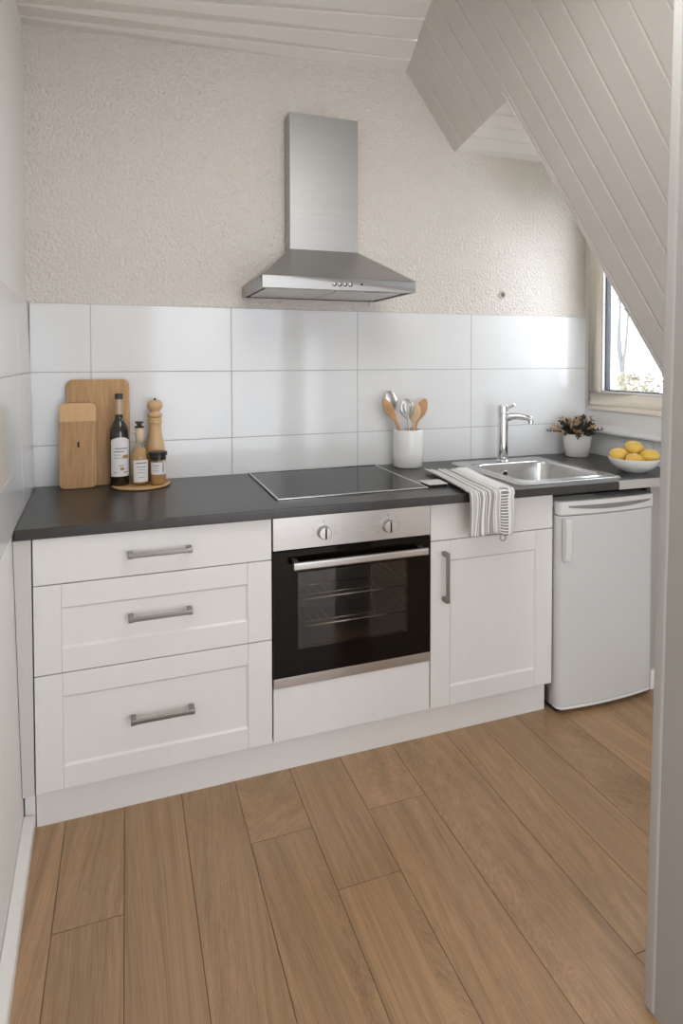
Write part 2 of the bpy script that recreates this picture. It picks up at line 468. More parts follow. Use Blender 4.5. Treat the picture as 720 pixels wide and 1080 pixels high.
# right side: knee wall, wall around the window, tiled lower part with ledge
WY0, WY1, WZ0, WZ1 = -0.02, 0.628, 1.150, 2.36
bm = bmesh.new()
box(bm, XR, XR+0.12, YB-0.1, YW+0.05, FZ-0.05, WZ0-0.0)
box(bm, XR, XR+0.12, YB-0.1, WY0, WZ0, 1.42)
box(bm, XR, XR+0.12, YD-0.05, YW+0.05, WZ1, 2.75)
box(bm, XR, XR+0.12, WY1, YW+0.05, WZ0, WZ1)
wr = struct(link('wall_right', bm, SIDE_PLASTER))
def rtile(bm, a, b, c, d, e, mi): box(bm, XR-0.008+e, XR+0.004, a, b, c, d, mi)
tiles('knee_wall_tiles', [-0.9, -0.3, 0.20, 0.6545], [0.905, 1.035], rtile, wr)
bm = bmesh.new()
pts = [(XR+0.01, 1.030), (XR-0.034, 1.030), (XR-0.044, 1.035), (XR-0.047, 1.044), (XR-0.043, 1.054), (XR-0.030, 1.060), (XR+0.01, 1.078)]
for a, b in ((-0.9, -0.1), (-0.098, 0.253), (0.255, 0.303), (0.305, 0.6545)): prism(bm, pts, a, b, 'y')
link('tile_ledge', bm, TILE, wr, smooth=False, bevel=0.002)

# window
win = struct(bpy.data.objects.new('window_1', None)); win.location = (XR, 0.3, WZ0); COL.objects.link(win)
def ring(bm, x0, x1, y0, y1, z0, z1, wy, wz0, wz1):
    box(bm, x0, x1, y0, y1, z0, z0+wz0); box(bm, x0, x1, y0, y1, z1-wz1, z1)
    box(bm, x0, x1, y0, y0+wy, z0+wz0, z1-wz1); box(bm, x0, x1, y1-wy, y1, z0+wz0, z1-wz1)
bm = bmesh.new(); ring(bm, XR-0.012, XR+0.06, WY0, WY1, WZ0, WZ1, 0.045, 0.045, 0.045)
link('window_frame', bm, PVC, win, bevel=0.003)
bm = bmesh.new(); ring(bm, XR-0.017, XR+0.05, WY0+0.028, WY1-0.028, WZ0+0.028, WZ1-0.028, 0.07, 0.065, 0.07)
sash = link('window_sash', bm, PVC, win, bevel=0.003)
GY0, GY1, GZ0, GZ1 = WY0+0.098, WY1-0.098, WZ0+0.093, WZ1-0.098
bm = bmesh.new(); ring(bm, XR-0.012, XR+0.03, GY0-0.001, GY1+0.001, GZ0-0.001, GZ1+0.001, 0.011, 0.012, 0.011)
link('glazing_bead', bm, PVCW, win, bevel=0.002)
bm = bmesh.new(); ring(bm, XR+0.004, XR+0.034, GY0+0.010, GY1-0.010, GZ0+0.010, GZ1-0.010, 0.007, 0.006, 0.007)
link('window_gasket', bm, GASKET, win)
bm = boxes((XR+0.012, XR+0.016, GY0+0.012, GY1-0.012, GZ0+0.012, GZ1-0.012))
link('window_pane', bm, WINDOWGLASS, win)

# rear of the room behind the camera: unseen wall, wide opening added for light
bm = bmesh.new()
box(bm, -0.3, 0.55, YB-0.15, YB, FZ, 3.1); box(bm, 2.5, 2.8, YB-0.15, YB, FZ, 3.1); box(bm, 0.55, 2.5, YB-0.15, YB, 2.3, 3.1)
box(bm, 0.55, 2.5, YB-0.15, YB, FZ-0.05, 0.1)
struct(link('wall_rear', bm, SIDE_PLASTER))

# partition end seen at the right edge, with a rounded edge strip
PX = 1.372
bm = bmesh.new()
top = 3.0
def zslope(x): return sx_z(x)
pts = [(PX-0.026, FZ), (PX+0.13, FZ), (PX+0.178, sx_z(PX+0.178)+0.02), (PX+0.040, 2.96)]
prism(bm, pts, -1.02, -1.14, 'y')
wp = struct(link('wall_partition', bm, GREYPAINT))
bm = bmesh.new()
def strip_pts(dx): return [(PX-0.026-dx, FZ), (PX+0.012, FZ), (PX+0.078, 2.96), (PX+0.040-dx, 2.96)]
prism(bm, strip_pts(0.004), -0.995, -1.022, 'y')
struct(link('trim_1', bm, mat('edge_strip_paint', (180, 178, 174), 0.5), bevel=0.006, seg=3))

# baseboard along the left wall
bm = bmesh.new()
prof = [(0, 0), (0.026, 0), (0.026, 0.040), (0.022, 0.046), (0, 0.050)]
rows = []
for y in (-3.5, 0.02):
    rows.append([bm.verts.new((lx(y, 0)-0.0 + px*1.15 - (0.020 if y < -1 else 0)*0, y, FZ+pz)) for px, pz in prof])
for i in range(len(prof)):
    j = (i+1) % len(prof); bm.faces.new((rows[0][i], rows[0][j], rows[1][j], rows[1][i]))
bm.faces.new(rows[0]); bm.faces.new(rows[1][::-1])
struct(link('baseboard_left', bm, mat('baseboard_paint', (236, 234, 229), 0.45)))

# ------------------------------------------------------------------ fitted kitchen
D = 0.7327; B = 0.7337; C0 = 1.3375; C1 = 1.8909
def yf(x): return -0.012 - 0.019*x      # front edge of the worktop

def front_handle_h(parent, xc, zc, w=0.196):
    bm = bmesh.new()
    box(bm, xc-w/2, xc+w/2, -0.036, -0.029, zc-0.0070, zc+0.0070)
    for s in (-1, 1):
        box(bm, xc+s*(w/2-0.008)-0.008, xc+s*(w/2-0.008)+0.008, -0.0355, 0.001, zc-0.0085, zc+0.0085)
    return link('handle', bm, HANDLE, parent, bevel=0.002)

def shaker(x0, x1, z0, z1, sl, sr, rt_, rb, g=0.0015, t=0.019):
    """frame front: full height stiles, rails between them, recessed panel"""
    bm = bmesh.new()
    box(bm, x0+g, x0+sl-0.0004, 0, t, z0+g, z1-g)
    box(bm, x1-sr+0.0004, x1-g, 0, t, z0+g, z1-g)
    box(bm, x0+sl, x1-sr, 0.0003, t, z1-rt_, z1-g)
    box(bm, x0+sl, x1-sr, 0.0003, t, z0+g, z0+rb)
    # recessed panel with a chamfer
    a, b, c, d = x0+sl, x1-sr, z0+rb, z1-rt_; k = 0.006; dep = 0.007
    o = [bm.verts.new(p) for p in ((a, 0.001, c), (b, 0.001, c), (b, 0.001, d), (a, 0.001, d))]
    i = [bm.verts.new(p) for p in ((a+k, dep, c+k), (b-k, dep, c+k), (b-k, dep, d-k), (a+k, dep, d-k))]
    for n in range(4): bm.faces.new((o[n], o[(n+1) % 4], i[(n+1) % 4], i[n]))
    bm.faces.new(i)
    box(bm, a-0.005, b+0.005, dep+0.002, t-0.001, c-0.005, d+0.005)
    return bm

# drawer unit
cab = thing('drawer_cabinet', 'white three-drawer base cabinet with framed lower drawers, left of the oven', 'cabinet', (0.366, 0.3, FZ))
link('body', boxes((0.002, D-0.001, 0.021, 0.62, 0.100, 0.878)), CABSIDE, cab)
for z0, z1, kind in ((0.7363, 0.880, 0), (0.4613, 0.7363, 1), (0.100, 0.4613, 2)):
    if kind == 0:
        o = link('drawer', boxes((0.0015, D-0.0015, 0, 0.019, z0+0.0015, z1-0.001)), CAB, cab, bevel=0.0015)
        front_handle_h(o, 0.368, 0.809)
    elif kind == 1:
        o = link('drawer', shaker(0, D, z0, z1, 0.078, 0.084, 0.073, 0.075), CAB, cab, bevel=0.0012)
        front_handle_h(o, 0.368, 0.609)
    else:
        o = link('drawer', shaker(0, D, z0, z1, 0.079, 0.084, 0.073, 0.070), CAB, cab, bevel=0.0012)
        front_handle_h(o, 0.372, 0.284)

# filler strip against the left wall
bm = bmesh.new()
v = []
for y in (0.004, 0.03):
    for (x, z) in ((lx(y, 0.1)+0.001, 0.095), (-0.003, 0.095), (-0.003, 0.878), (lx(y, 0.88)+0.001, 0.878)): v.append(bm.verts.new((x, y, z)))
for f in ((0,1,2,3),(4,5,6,7),(0,1,5,4),(1,2,6,5),(2,3,7,6),(3,0,4,7)): bm.faces.new([v[i] for i in f])
tag(link('filler_strip', bm, mat('filler_lacquer', (206, 203, 197), 0.5), bevel=0.001), 'narrow upright white filler strip between the drawer cabinet and the left wall', 'panel')

# plinth
bm = bmesh.new()
box(bm, -0.0335, C1-0.012, 0.030, 0.046, FZ, 0.097)
o = link('plinth', bm, mat('plinth_lacquer', (228, 225, 220), 0.4), bevel=0.001)
tag(o, 'long white plinth board running along the floor under the cabinets and oven', 'plinth')
bm = boxes((-0.0045, -0.0015, 0.030, 0.05, FZ, 0.095)); box(bm, -0.014, -0.002, 0.032, 0.045, FZ+0.03, FZ+0.034); box(bm, -0.012, -0.002, 0.032, 0.045, FZ+0.085, FZ+0.092)
link('plinth_seal', bm, mat('worn_seal', (120, 114, 106), 0.8), o)

# built-in oven
ov = thing('built_in_oven', 'built-in stainless steel oven with black glass door under the cooktop', 'oven', (1.035, 0.3, 0.288))
OX0, OX1 = B+0.0025, C0-0.004
bm = boxes((OX0, OX1, -0.004, 0.02, 0.766, 0.878))
for xk, n in ((0.917, 0), (1.163, 1)):      # printed dial marks
    box(bm, xk-0.001, xk+0.001, -0.0043, -0.003, 0.849, 0.858, 1)
    for a in ([-100, -72, 62, 100] if n == 0 else [-115, -85, -48, 48, 78, 112]):
        a = math.radians(a); x = xk+0.043*math.sin(a); z = 0.815+0.043*math.cos(a)
        box(bm, x-0.0018, x+0.0018, -0.0042, -0.003, z-0.0012, z+0.0012, 1)
link('control_panel', bm, [STEEL, mat('dial_grey', (96, 93, 90), 0.6)], ov)
for xk, ang in ((0.917, 0.05), (1.163, 0.02)):
    bm = bmesh.new()
    lathe(bm, [(0.0, 0), (0.024, 0), (0.024, 0.006), (0.0225, 0.020), (0.021, 0.0225), (0.0, 0.0225)], n=32)
    k = link('knob', bm, mat('knob_metal', (206, 203, 199), 0.3, metal=1.0), None, smooth=False, bevel=0.0008)
    k.rotation_euler = (PI/2, 0, 0); k.location = (xk, -0.004, 0.815)
    bpy.context.view_layer.update(); put(k, ov)
    bm = boxes((xk-0.0012, xk+0.0012, -0.0275, -0.0255, 0.796, 0.834)); box(bm, xk+0.0012, xk+0.0045, -0.0272, -0.0262, 0.796, 0.834)
    g = link('grip_bar', bm, DARK); bpy.context.view_layer.update(); put(g, k)
# door with a window hole
bm = bmesh.new()
WX0, WX1, WZa, WZb = 0.822, 1.239, 0.415, 0.683
ys = (-0.006, 0.014)
box(bm, OX0, WX0, *ys, 0.3245, 0.762); box(bm, WX1, OX1, *ys, 0.3245, 0.762)
box(bm, WX0, WX1, *ys, 0.3245, WZa); box(bm, WX0, WX1, *ys, WZb, 0.762)
door = link('oven_door', bm, BLACKGLASS, ov)
link('oven_window', boxes((WX0, WX1, -0.0055, -0.0035, WZa, WZb)), OVENGLASS, door)
link('door_foot_strip', boxes((OX0, OX1, -0.006, 0.014, 0.2895, 0.3235)), STEEL, door, bevel=0.001)
bm = bmesh.new(); 
prism(bm, rrect(-0.052, -0.036, 0.706, 0.732, 0.005, 4), 0.797, 1.303, 'x')
for x in (0.812, 1.288): box(bm, x-0.009, x+0.009, -0.038, -0.005, 0.710, 0.728)
link('oven_handle', bm, STEEL, door, bevel=0.001)
# cavity
bm = bmesh.new()
cx0, cx1, cy0, cy1, cz0, cz1 = 0.79, 1.275, 0.015, 0.43, 0.375, 0.73
box(bm, cx0-0.01, cx0, cy0, cy1, cz0, cz1); box(bm, cx1, cx1+0.01, cy0, cy1, cz0, cz1)
box(bm, cx0, cx1, cy1, cy1+0.01, cz0, cz1); box(bm, cx0-0.01, cx1+0.01, cy0, cy1, cz0-0.01, cz0); box(bm, cx0-0.01, cx1+0.01, cy0, cy1, cz1, cz1+0.01)
link('cavity', bm, CAVITY, ov)
for zr in (0.575, 0.478):
    bm = bmesh.new(); 
    for y in (0.025, 0.40): tube(bm, [(cx0+0.006, y, zr), (cx1-0.006, y, zr)], 0.0036, 6)
    for x in (cx0+0.008, cx1-0.008): tube(bm, [(x, 0.025, zr), (x, 0.40, zr)], 0.0028, 6)
    for i in range(1, 15):
        x = cx0 + 0.008 + (cx1-cx0-0.016)*i/15; tube(bm, [(x, 0.026, zr+0.001), (x, 0.40, zr+0.001)], 0.0008, 5)
    tube(bm, [(cx0+0.006, 0.03, zr+0.014), (cx1-0.006, 0.03, zr+0.014)], 0.0014, 5)
    link('oven_rack', bm, mat('rack_wire', (206, 204, 200), 0.25, metal=1.0), ov, smooth=True)
bm = boxes((OX0, cx0-0.011, 0.016, 0.45, 0.2895, 0.876)); box(bm, cx1+0.011, OX1, 0.016, 0.45, 0.2895, 0.876)
box(bm, OX0, OX1, 0.442, 0.45, 0.2895, 0.876); box(bm, cx0-0.010, cx1+0.010, 0.021, 0.44, 0.2895, 0.364)
box(bm, cx0-0.010, cx1+0.010, 0.021, 0.44, 0.742, 0.876)
link('oven_body', bm, DARK, ov)

o = link('oven_base_panel', boxes((OX0, OX1, 0, 0.019, 0.1015, 0.2865)), CAB, bevel=0.0015)
tag(o, 'plain white panel below the oven, above the plinth', 'panel')

# sink cabinet
sc = thing('sink_cabinet', 'white sink base cabinet with one framed door, right of the oven', 'cabinet', (1.614, 0.3, FZ))
bm = boxes((C0, C0+0.016, 0.021, 0.62, 0.10, 0.878)); box(bm, C1-0.018, C1-0.001, 0.021, 0.62, 0.10, 0.878)
box(bm, C0+0.016, C1-0.018, 0.021, 0.62, 0.10, 0.116); box(bm, C0+0.016, C1-0.018, 0.60, 0.62, 0.116, 0.878)
link('body', bm, CABSIDE, sc)
link('false_drawer_front', boxes((C0, C1-0.0015, 0, 0.019, 0.7378, 0.879)), CAB, sc, bevel=0.0015)
dr = link('door', shaker(C0-0.001, C1, 0.100, 0.7363, 0.084, 0.083, 0.078, 0.072), CAB, sc, bevel=0.0012)
bm = bmesh.new()
box(bm, 1.386, 1.400, -0.036, -0.029, 0.508, 0.696)
for z in (0.516, 0.688): box(bm, 1.3845, 1.4015, -0.0355, 0.001, z-0.008, z+0.008)
link('handle', bm, HANDLE, dr, bevel=0.002)

# worktop with a cut-out for the sink
HX0, HX1, HY0, HY1 = 1.778, 2.226, 0.048, 0.492
xs = [None, HX0, HX1, XR-0.009]; ysr = [None, HY0, HY1, 0.654]
bm = bmesh.new()
def wt(i, j, z):
    x = xs[i] if i else None
    if j == 0:
        if x is None: x = lx(-0.012, z)+0.007
        return (x, yf(x), z)
    y = ysr[j]
    if x is None: x = lx(y, z)+0.007
    return (x, y, z)
ZT, ZU = 0.915, 0.882
G = {(i, j, k): bm.verts.new(wt(i, j, (ZU, ZT)[k])) for i in range(4) for j in range(4) for k in (0, 1)}
for i in range(3):
    for j in range(3):
        if (i, j) == (1, 1): continue
        for k in (0, 1): bm.faces.new((G[i, j, k], G[i+1, j, k], G[i+1, j+1, k], G[i, j+1, k]))
def side(a, b): bm.faces.new((G[a+(0,)], G[b+(0,)], G[b+(1,)], G[a+(1,)]))
for i in range(3): side((i, 0), (i+1, 0)); side((i, 3), (i+1, 3))
for j in range(3): side((0, j), (0, j+1)); side((3, j), (3, j+1))
side((1, 1), (2, 1)); side((2, 1), (2, 2)); side((2, 2), (1, 2)); side((1, 2), (1, 1))
top = link('worktop', bm, WORKTOP, bevel=0.004, seg=3)
tag(top, 'long dark grey laminate kitchen worktop running from the left wall to the window wall', 'worktop')
bm = bmesh.new(); xe = 2.176
prism(bm, [(xe, yf(xe)-0.0025), (XR-0.01, yf(XR)-0.0025), (XR-0.01, yf(XR)+0.0), (xe, yf(xe)+0.0)], ZU, ZT+0.0008, 'z')
prism(bm, [(xe, yf(xe)-0.002), (XR-0.01, yf(XR)-0.002), (XR-0.01, yf(XR)+0.016), (xe, yf(xe)+0.010)], ZT, ZT+0.0009, 'z')
link('pale_edge_strip', bm, LIGHTEDGE, top)

# side filler behind the fridge, with its own skirting
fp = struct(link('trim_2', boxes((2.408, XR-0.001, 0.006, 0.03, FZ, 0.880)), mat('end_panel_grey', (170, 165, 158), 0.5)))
bm = boxes((2.408, XR-0.001, -0.006, 0.0055, FZ, FZ+0.085))
link('skirting', bm, mat('baseboard_paint', (236, 234, 229), 0.45), fp, bevel=0.002)

# ------------------------------------------------------------------ fridge
fr = thing('undercounter_fridge', 'small white undercounter fridge with rounded grip, standing under the right end of the worktop', 'fridge', (2.14, 0.25, FZ))
link('fridge_body', boxes((1.899, 2.396, 0.012, 0.058, 0.0, 0.846), (1.899, 2.396, 0.058, 0.55, 0.0, 0.745)), FRIDGE, fr, bevel=0.004)
def bowfront(x0, x1, z0, z1, yb, ye, ymid, r, n=18):
    pts = []
    W = x1-x0
    for i in range(n+1):
        t = i/n; x = x0+W*t
        y = ye + (ymid-ye)*(1-(2*t-1)**2)
        dx = min(x-x0, x1-x)
        if dx < r: y += r - math.sqrt(max(r*r-(r-dx)**2, 0))
        pts.append((x, y))
    # extra samples at the rounded corners
    fine = []
    for k in range(1, 6):
        fine.append(x0+r*(1-math.cos(k/6*PI/2)))
    xsn = sorted(set([p[0] for p in pts] + fine + [x1-(f-x0) for f in fine]))
    pts = []
    for x in xsn:
        t = (x-x0)/W; y = ye+(ymid-ye)*(1-(2*t-1)**2); dx = min(x-x0, x1-x)
        if dx < r: y += r-math.sqrt(max(r*r-(r-dx)**2, 0))
        pts.append((x, y))
    out = pts + [(x1, yb), (x0, yb)]
    bm = bmesh.new(); prism(bm, out, z0, z1, 'z'); return bm
FX0, FX1 = 1.897, 2.392
fd = link('fridge_door', bowfront(FX0, FX1, 0.012, 0.788, 0.010, -0.030, -0.046, 0.026), FRIDGE, fr, bevel=0.004, seg=3, angle=50)
link('door_bottom_trim', bowfront(FX0+0.002, FX1-0.002, 0.0, 0.0115, 0.010, -0.031, -0.047, 0.026), WHITEP, fd, bevel=0.002)
# cap above the door with the crescent grip
bm = bowfront(FX0-0.002, FX1+0.001, 0.790, 0.848, 0.010, -0.033, -0.050, 0.024)
cap = link('top_cap', bm, FRIDGETOP, fd, bevel=0.008, seg=4, angle=50)
bm = bmesh.new(); N = 24
def capy(x):
    t = (x-FX0)/(FX1-FX0); return -0.033-0.017*(1-(2*t-1)**2) - 0.0012
A = []; Bv = []
for i in range(N+1):
    t = i/N; x = 1.935+0.425*t
    dz = 0.014*math.sin(PI*t)**0.8 + 0.003
    A.append(bm.verts.new((x, capy(x), 0.828+0.002*(1-t)))); Bv.append(bm.verts.new((x, capy(x), 0.825-dz+0.002*(1-t))))
for i in range(N): bm.faces.new((A[i], A[i+1], Bv[i+1], Bv[i]))
link('grip_recess', bm, RECESS, fd)
bm = bmesh.new()
prism(bm, rrect(1.8915, 1.896, 0, 1, 0.001, 2)[:0] or [(1.890, -0.004), (1.896, -0.004), (1.896, 0.008), (1.890, 0.008)], 0.800, 0.822, 'z')
link('hinge_cover', bm, HANDLE, fd)
bm = bmesh.new()
rows = []
for z, y, w in ((0.604, -0.044, 0.014), (0.612, -0.052, 0.019), (0.64, -0.055, 0.020), (0.75, -0.057, 0.020), (0.776, -0.053, 0.020), (0.782, -0.044, 0.018)):
    rows.append([bm.verts.new(p) for p in ((1.924-w*0.7, -0.034, z), (1.924-w*0.55, y, z), (1.924+w*0.85, y-0.002, z), (1.924+w, -0.034, z))])
for a, b in zip(rows, rows[1:]):
    for k in range(3): bm.faces.new((a[k], a[k+1], b[k+1], b[k]))
bm.faces.new(rows[0]); bm.faces.new(rows[-1])
link('fridge_handle', bm, FRIDGETOP, fd, bevel=0.004, seg=3, angle=30)
for x in (1.93, 2.36):
    for y in (0.02, 0.5):
        bm = bmesh.new(); lathe(bm, [(0.014, FZ), (0.016, FZ+0.008), (0.010, FZ+0.010), (0.010, 0.001)], c=(x, y), n=14)
        link('foot', bm, DARK, fr)
link('fridge_base', boxes((1.905, 2.385, -0.010, 0.5, FZ+0.006, -0.0005)), DARK, fr)

# ------------------------------------------------------------------ cooktop
ct = thing('cooktop', 'black glass cooktop with a steel rim set in the worktop above the oven', 'cooktop', (1.08, 0.36, ZT))
CX0, CX1, CY0, CY1 = 0.775, 1.378, 0.092, 0.632
bm = bmesh.new()
w = 0.008
for b_ in ((CX0, CX1, CY0, CY0+w), (CX0, CX1, CY1-w, CY1), (CX0, CX0+w, CY0+w, CY1-w), (CX1-w, CX1, CY0+w, CY1-w)):
    box(bm, b_[0], b_[1], b_[2], b_[3], ZT+0.0002, ZT+0.006)
link('steel_rim', bm, SINKSTEEL, ct, bevel=0.0015)
link('glass_plate', boxes((CX0+w, CX1-w, CY0+w, CY1-w, ZT+0.0002, ZT+0.0048)), HOBGLASS, ct)
# small pale plate beside the cooktop
bm = bmesh.new()
pl = [(1.386, 0.104), (1.470, 0.104), (1.478, 0.190), (1.384, 0.196)]
prism(bm, pl, ZT+0.0085, ZT+0.0125, 'z')
o = link('spoon_rest', bm, mat('pale_enamel', (214, 212, 208), 0.25, metal=0.4), bevel=0.0015)
tag(o, 'small flat pale square spoon rest on the worktop at the cooktop\'s front right corner', 'spoon rest')
bm = boxes((1.392, 1.466, 0.110, 0.186, ZT+0.0005, ZT+0.0083)); link('base', bm, DARK, o)

# ------------------------------------------------------------------ sink
sk = thing('kitchen_sink', 'square stainless steel inset sink with raised rim, under the window end of the worktop', 'sink', (2.0, 0.28, ZT))
RX0, RX1, RY0, RY1 = 1.742, 2.256, 0.0, 0.575
bx0, bx1, by0, by1 = 1.800, 2.205, 0.068, 0.455
bm = bmesh.new()
def loop(x0, x1, y0, y1, r, z, n=6): return [bm.verts.new((p[0], p[1], z)) for p in rrect(x0, x1, y0, y1, r, n)]
L = [loop(RX0, RX1, RY0, RY1, 0.03, ZT+0.0005), loop(RX0+0.003, RX1-0.003, RY0+0.003, RY1-0.003, 0.03, ZT+0.006),
     loop(RX0+0.012, RX1-0.012, RY0+0.012, RY1-0.012, 0.03, ZT+0.0065), loop(RX0+0.018, RX1-0.018, RY0+0.018, RY1-0.018, 0.03, ZT+0.0035),
     loop(bx0-0.016, bx1+0.016, by0-0.016, by1+0.016, 0.065, ZT+0.0035), loop(bx0-0.010, bx1+0.010, by0-0.010, by1+0.010, 0.062, ZT+0.0075),
     loop(bx0-0.003, bx1+0.003, by0-0.003, by1+0.003, 0.06, ZT+0.0065), loop(bx0, bx1, by0, by1, 0.06, ZT-0.004),
     loop(bx0+0.004, bx1-0.004, by0+0.004, by1-0.004, 0.06, ZT-0.12), loop(bx0+0.016, bx1-0.016, by0+0.016, by1-0.016, 0.055, ZT-0.143),
     loop(bx0+0.04, bx1-0.04, by0+0.04, by1-0.04, 0.04, ZT-0.150), loop(1.98, 2.03, 0.23, 0.28, 0.024, ZT-0.153)]
for a, b in zip(L, L[1:]):
    n = len(a)
    for i in range(n): bm.faces.new((a[i], a[(i+1) % n], b[(i+1) % n], b[i]))
bm.faces.new(L[-1])
link('basin', bm, SINKSTEEL, sk, smooth=True)
bm = bmesh.new(); lathe(bm, [(0.0, 0), (0.017, 0), (0.017, 0.002), (0.013, 0.004), (0.0125, 0.002)], n=24)
o = link('overflow', bm, CHROME, None, True); o.rotation_euler = (PI/2, 0, 0); o.location = (1.973, by1-0.0036, ZT-0.045)
bpy.context.view_layer.update(); put(o, sk)
bm = bmesh.new(); lathe(bm, [(0.0, 0), (0.0122, 0), (0.0122, 0.0042), (0, 0.0042)], n=24)
o = link('overflow_opening', bm, DARK, None); o.rotation_euler = (PI/2, 0, 0); o.location = (1.973, by1-0.0036, ZT-0.045)
bpy.context.view_layer.update(); put(o, sk)
bm = bmesh.new(); lathe(bm, [(0.0, ZT-0.1525), (0.034, ZT-0.1525), (0.034, ZT-0.150), (0.028, ZT-0.149), (0.0, ZT-0.149)], c=(2.005, 0.255), n=28)
link('drain_strainer', bm, CHROME, sk, True)
# small plug knob seen at the right inside of the basin
bm = bmesh.new(); lathe(bm, [(0.0, 0), (0.009, 0), (0.009, 0.010), (0.006, 0.014), (0, 0.014)], c=(2.13, 0.20), n=16)
for v in bm.verts: v.co.z += ZT-0.1515
link('plug_chain_stud', bm, CHROME, sk, True)

# faucet
fa = thing('mixer_tap', 'tall chrome mixer tap standing on the rear rim of the sink', 'tap', (2.008, 0.528, ZT+0.0035))
fx, fy_, fz = 2.008, 0.520, ZT+0.0035
bm = bmesh.new()
lathe(bm, [(0.0, fz), (0.031, fz), (0.031, fz+0.005), (0.0265, fz+0.010), (0.0265, fz+0.022), (0.0255, fz+0.025), (0.0255, fz+0.235), (0.0, fz+0.235)], c=(fx, fy_), n=36)
link('column', bm, CHROME, fa, bevel=0.001)
bm = bmesh.new()
lathe(bm, [(0.0, fz+0.237), (0.0265, fz+0.237), (0.0265, fz+0.272), (0.024, fz+0.277), (0.0, fz+0.277)], c=(fx, fy_), n=36)
lv = [(fx+0.014, fy_-0.016, fz+0.262), (fx+0.028, fy_-0.034, fz+0.272), (fx+0.032, fy_-0.050, fz+0.282)]
tube(bm, lv, [0.009, 0.007, 0.005], 10)
link('lever', bm, CHROME, fa, bevel=0.001)
bm = bmesh.new()
sp = spline([(fx+0.01, fy_-0.008, fz+0.214), (fx+0.042, fy_-0.036, fz+0.224), (fx+0.076, fy_-0.066, fz+0.221), (fx+0.102, fy_-0.088, fz+0.212)], 5)
tube(bm, sp, [0.021-0.008*i/(len(sp)-1) for i in range(len(sp))], 16)
spt = link('spout', bm, CHROME, fa, smooth=True)
bm = bmesh.new(); lathe(bm, [(0.0, 0), (0.0125, 0), (0.0135, 0.016), (0, 0.016)], c=(fx+0.099, fy_-0.085), n=20)
for v in bm.verts: v.co.z += fz+0.190
link('aerator', bm, CHROME, spt, smooth=False)

# ------------------------------------------------------------------ range hood
hd = thing('range_hood', 'stainless steel chimney range hood on the wall above the cooktop', 'range hood', (1.077, 0.6, 1.69))
hx0, hx1, hyf, hyb = 0.757, 1.396, 0.245, YW-0.001
z0, z1, zp = 1.691, 1.738, 1.902
bm = bmesh.new()
# lip as a hollow rim
t = 0.012
for b_ in ((hx0, hx1, hyf, hyf+t), (hx0, hx1, hyb-t, hyb), (hx0, hx0+t, hyf+t, hyb-t), (hx1-t, hx1, hyf+t, hyb-t)):
    box(bm, *b_, z0, z1)
tx0, tx1, tyf = 0.951, 1.268, 0.570
lo = [(hx0, hyf, z1), (hx1, hyf, z1), (hx1, hyb, z1), (hx0, hyb, z1)]
hi = [(tx0, tyf, zp), (tx1, tyf, zp), (tx1, hyb, zp), (tx0, hyb, zp)]
l_ = [bm.verts.new(p) for p in lo]; h_ = [bm.verts.new(p) for p in hi]
for i in range(4): bm.faces.new((l_[i], l_[(i+1) % 4], h_[(i+1) % 4], h_[i]))
bm.faces.new(h_)
hb = link('hood_canopy', bm, STEELV, hd, bevel=0.001)
bm = boxes((tx0, tx1, tyf, hyb, zp-0.002, 2.493)); link('chimney', bm, STEELV, hd, bevel=0.001)
bm = boxes((hx0+t, hx1-t, hyf+t, hyf+0.085, z0+0.006, z0+0.010))
link('light_panel', bm, mat('hood_underside', (214, 212, 208), 0.4, metal=0.1), hb)
for a, b in ((hx0+0.03, 1.073), (1.081, hx1-0.03)):
    bm = boxes((a, b, hyf+0.09, hyb-t-0.01, z0+0.002, z0+0.008))
    ft = link('grease_filter', bm, mat('filter_mesh', (222, 219, 213), 0.45, metal=0.1, bump=(500, 0.4, 0.001, (1, 1, 1))), hb, bevel=0.002)
bm = boxes((hx0+t, hx1-t, hyf+t, hyb-t, z0+0.012, z0+0.016)); link('underside_plate', bm, DARK, hb)
bm = boxes((1.20, 1.30, hyf+0.03, hyf+0.065, z0+0.003, z0+0.007)); link('hood_lamp', bm, mat('lamp_cover', (90, 88, 86), 0.3), hb)
for i, x in enumerate((1.042, 1.064, 1.086, 1.108)):
    bm = bmesh.new(); lathe(bm, [(0.0, 0), (0.0062, 0), (0.0062, 0.001), (0.0048, 0.004), (0, 0.004)], n=18)
    bt = link('push_button', bm, mat('button_white', (228, 226, 220), 0.3), None, True); bt.rotation_euler = (PI/2, 0, 0); bt.location = (x, hyf-0.0005, 1.715)
    bpy.context.view_layer.update(); put(bt, hb)
    bm = bmesh.new(); lathe(bm, [(0.0066, 0), (0.0085, 0.0), (0.0085, 0.0012), (0.0066, 0.0012)], n=18, c=(0.0020, -0.001))
    br = link('button_ring', bm, DARK, None); br.rotation_euler = (PI/2, 0, 0); br.location = (x, hyf-0.0003, 1.715)
    bpy.context.view_layer.update(); put(br, hb)
bm = bmesh.new(); lathe(bm, [(0.0, 0), (0.0042, 0), (0.0042, 0.0015), (0, 0.0015)], n=14)
bt = link('indicator_light', bm, DARK); bt.rotation_euler = (PI/2, 0, 0); bt.location = (1.158, hyf-0.0003, 1.716)
bpy.context.view_layer.update(); put(bt, hb)

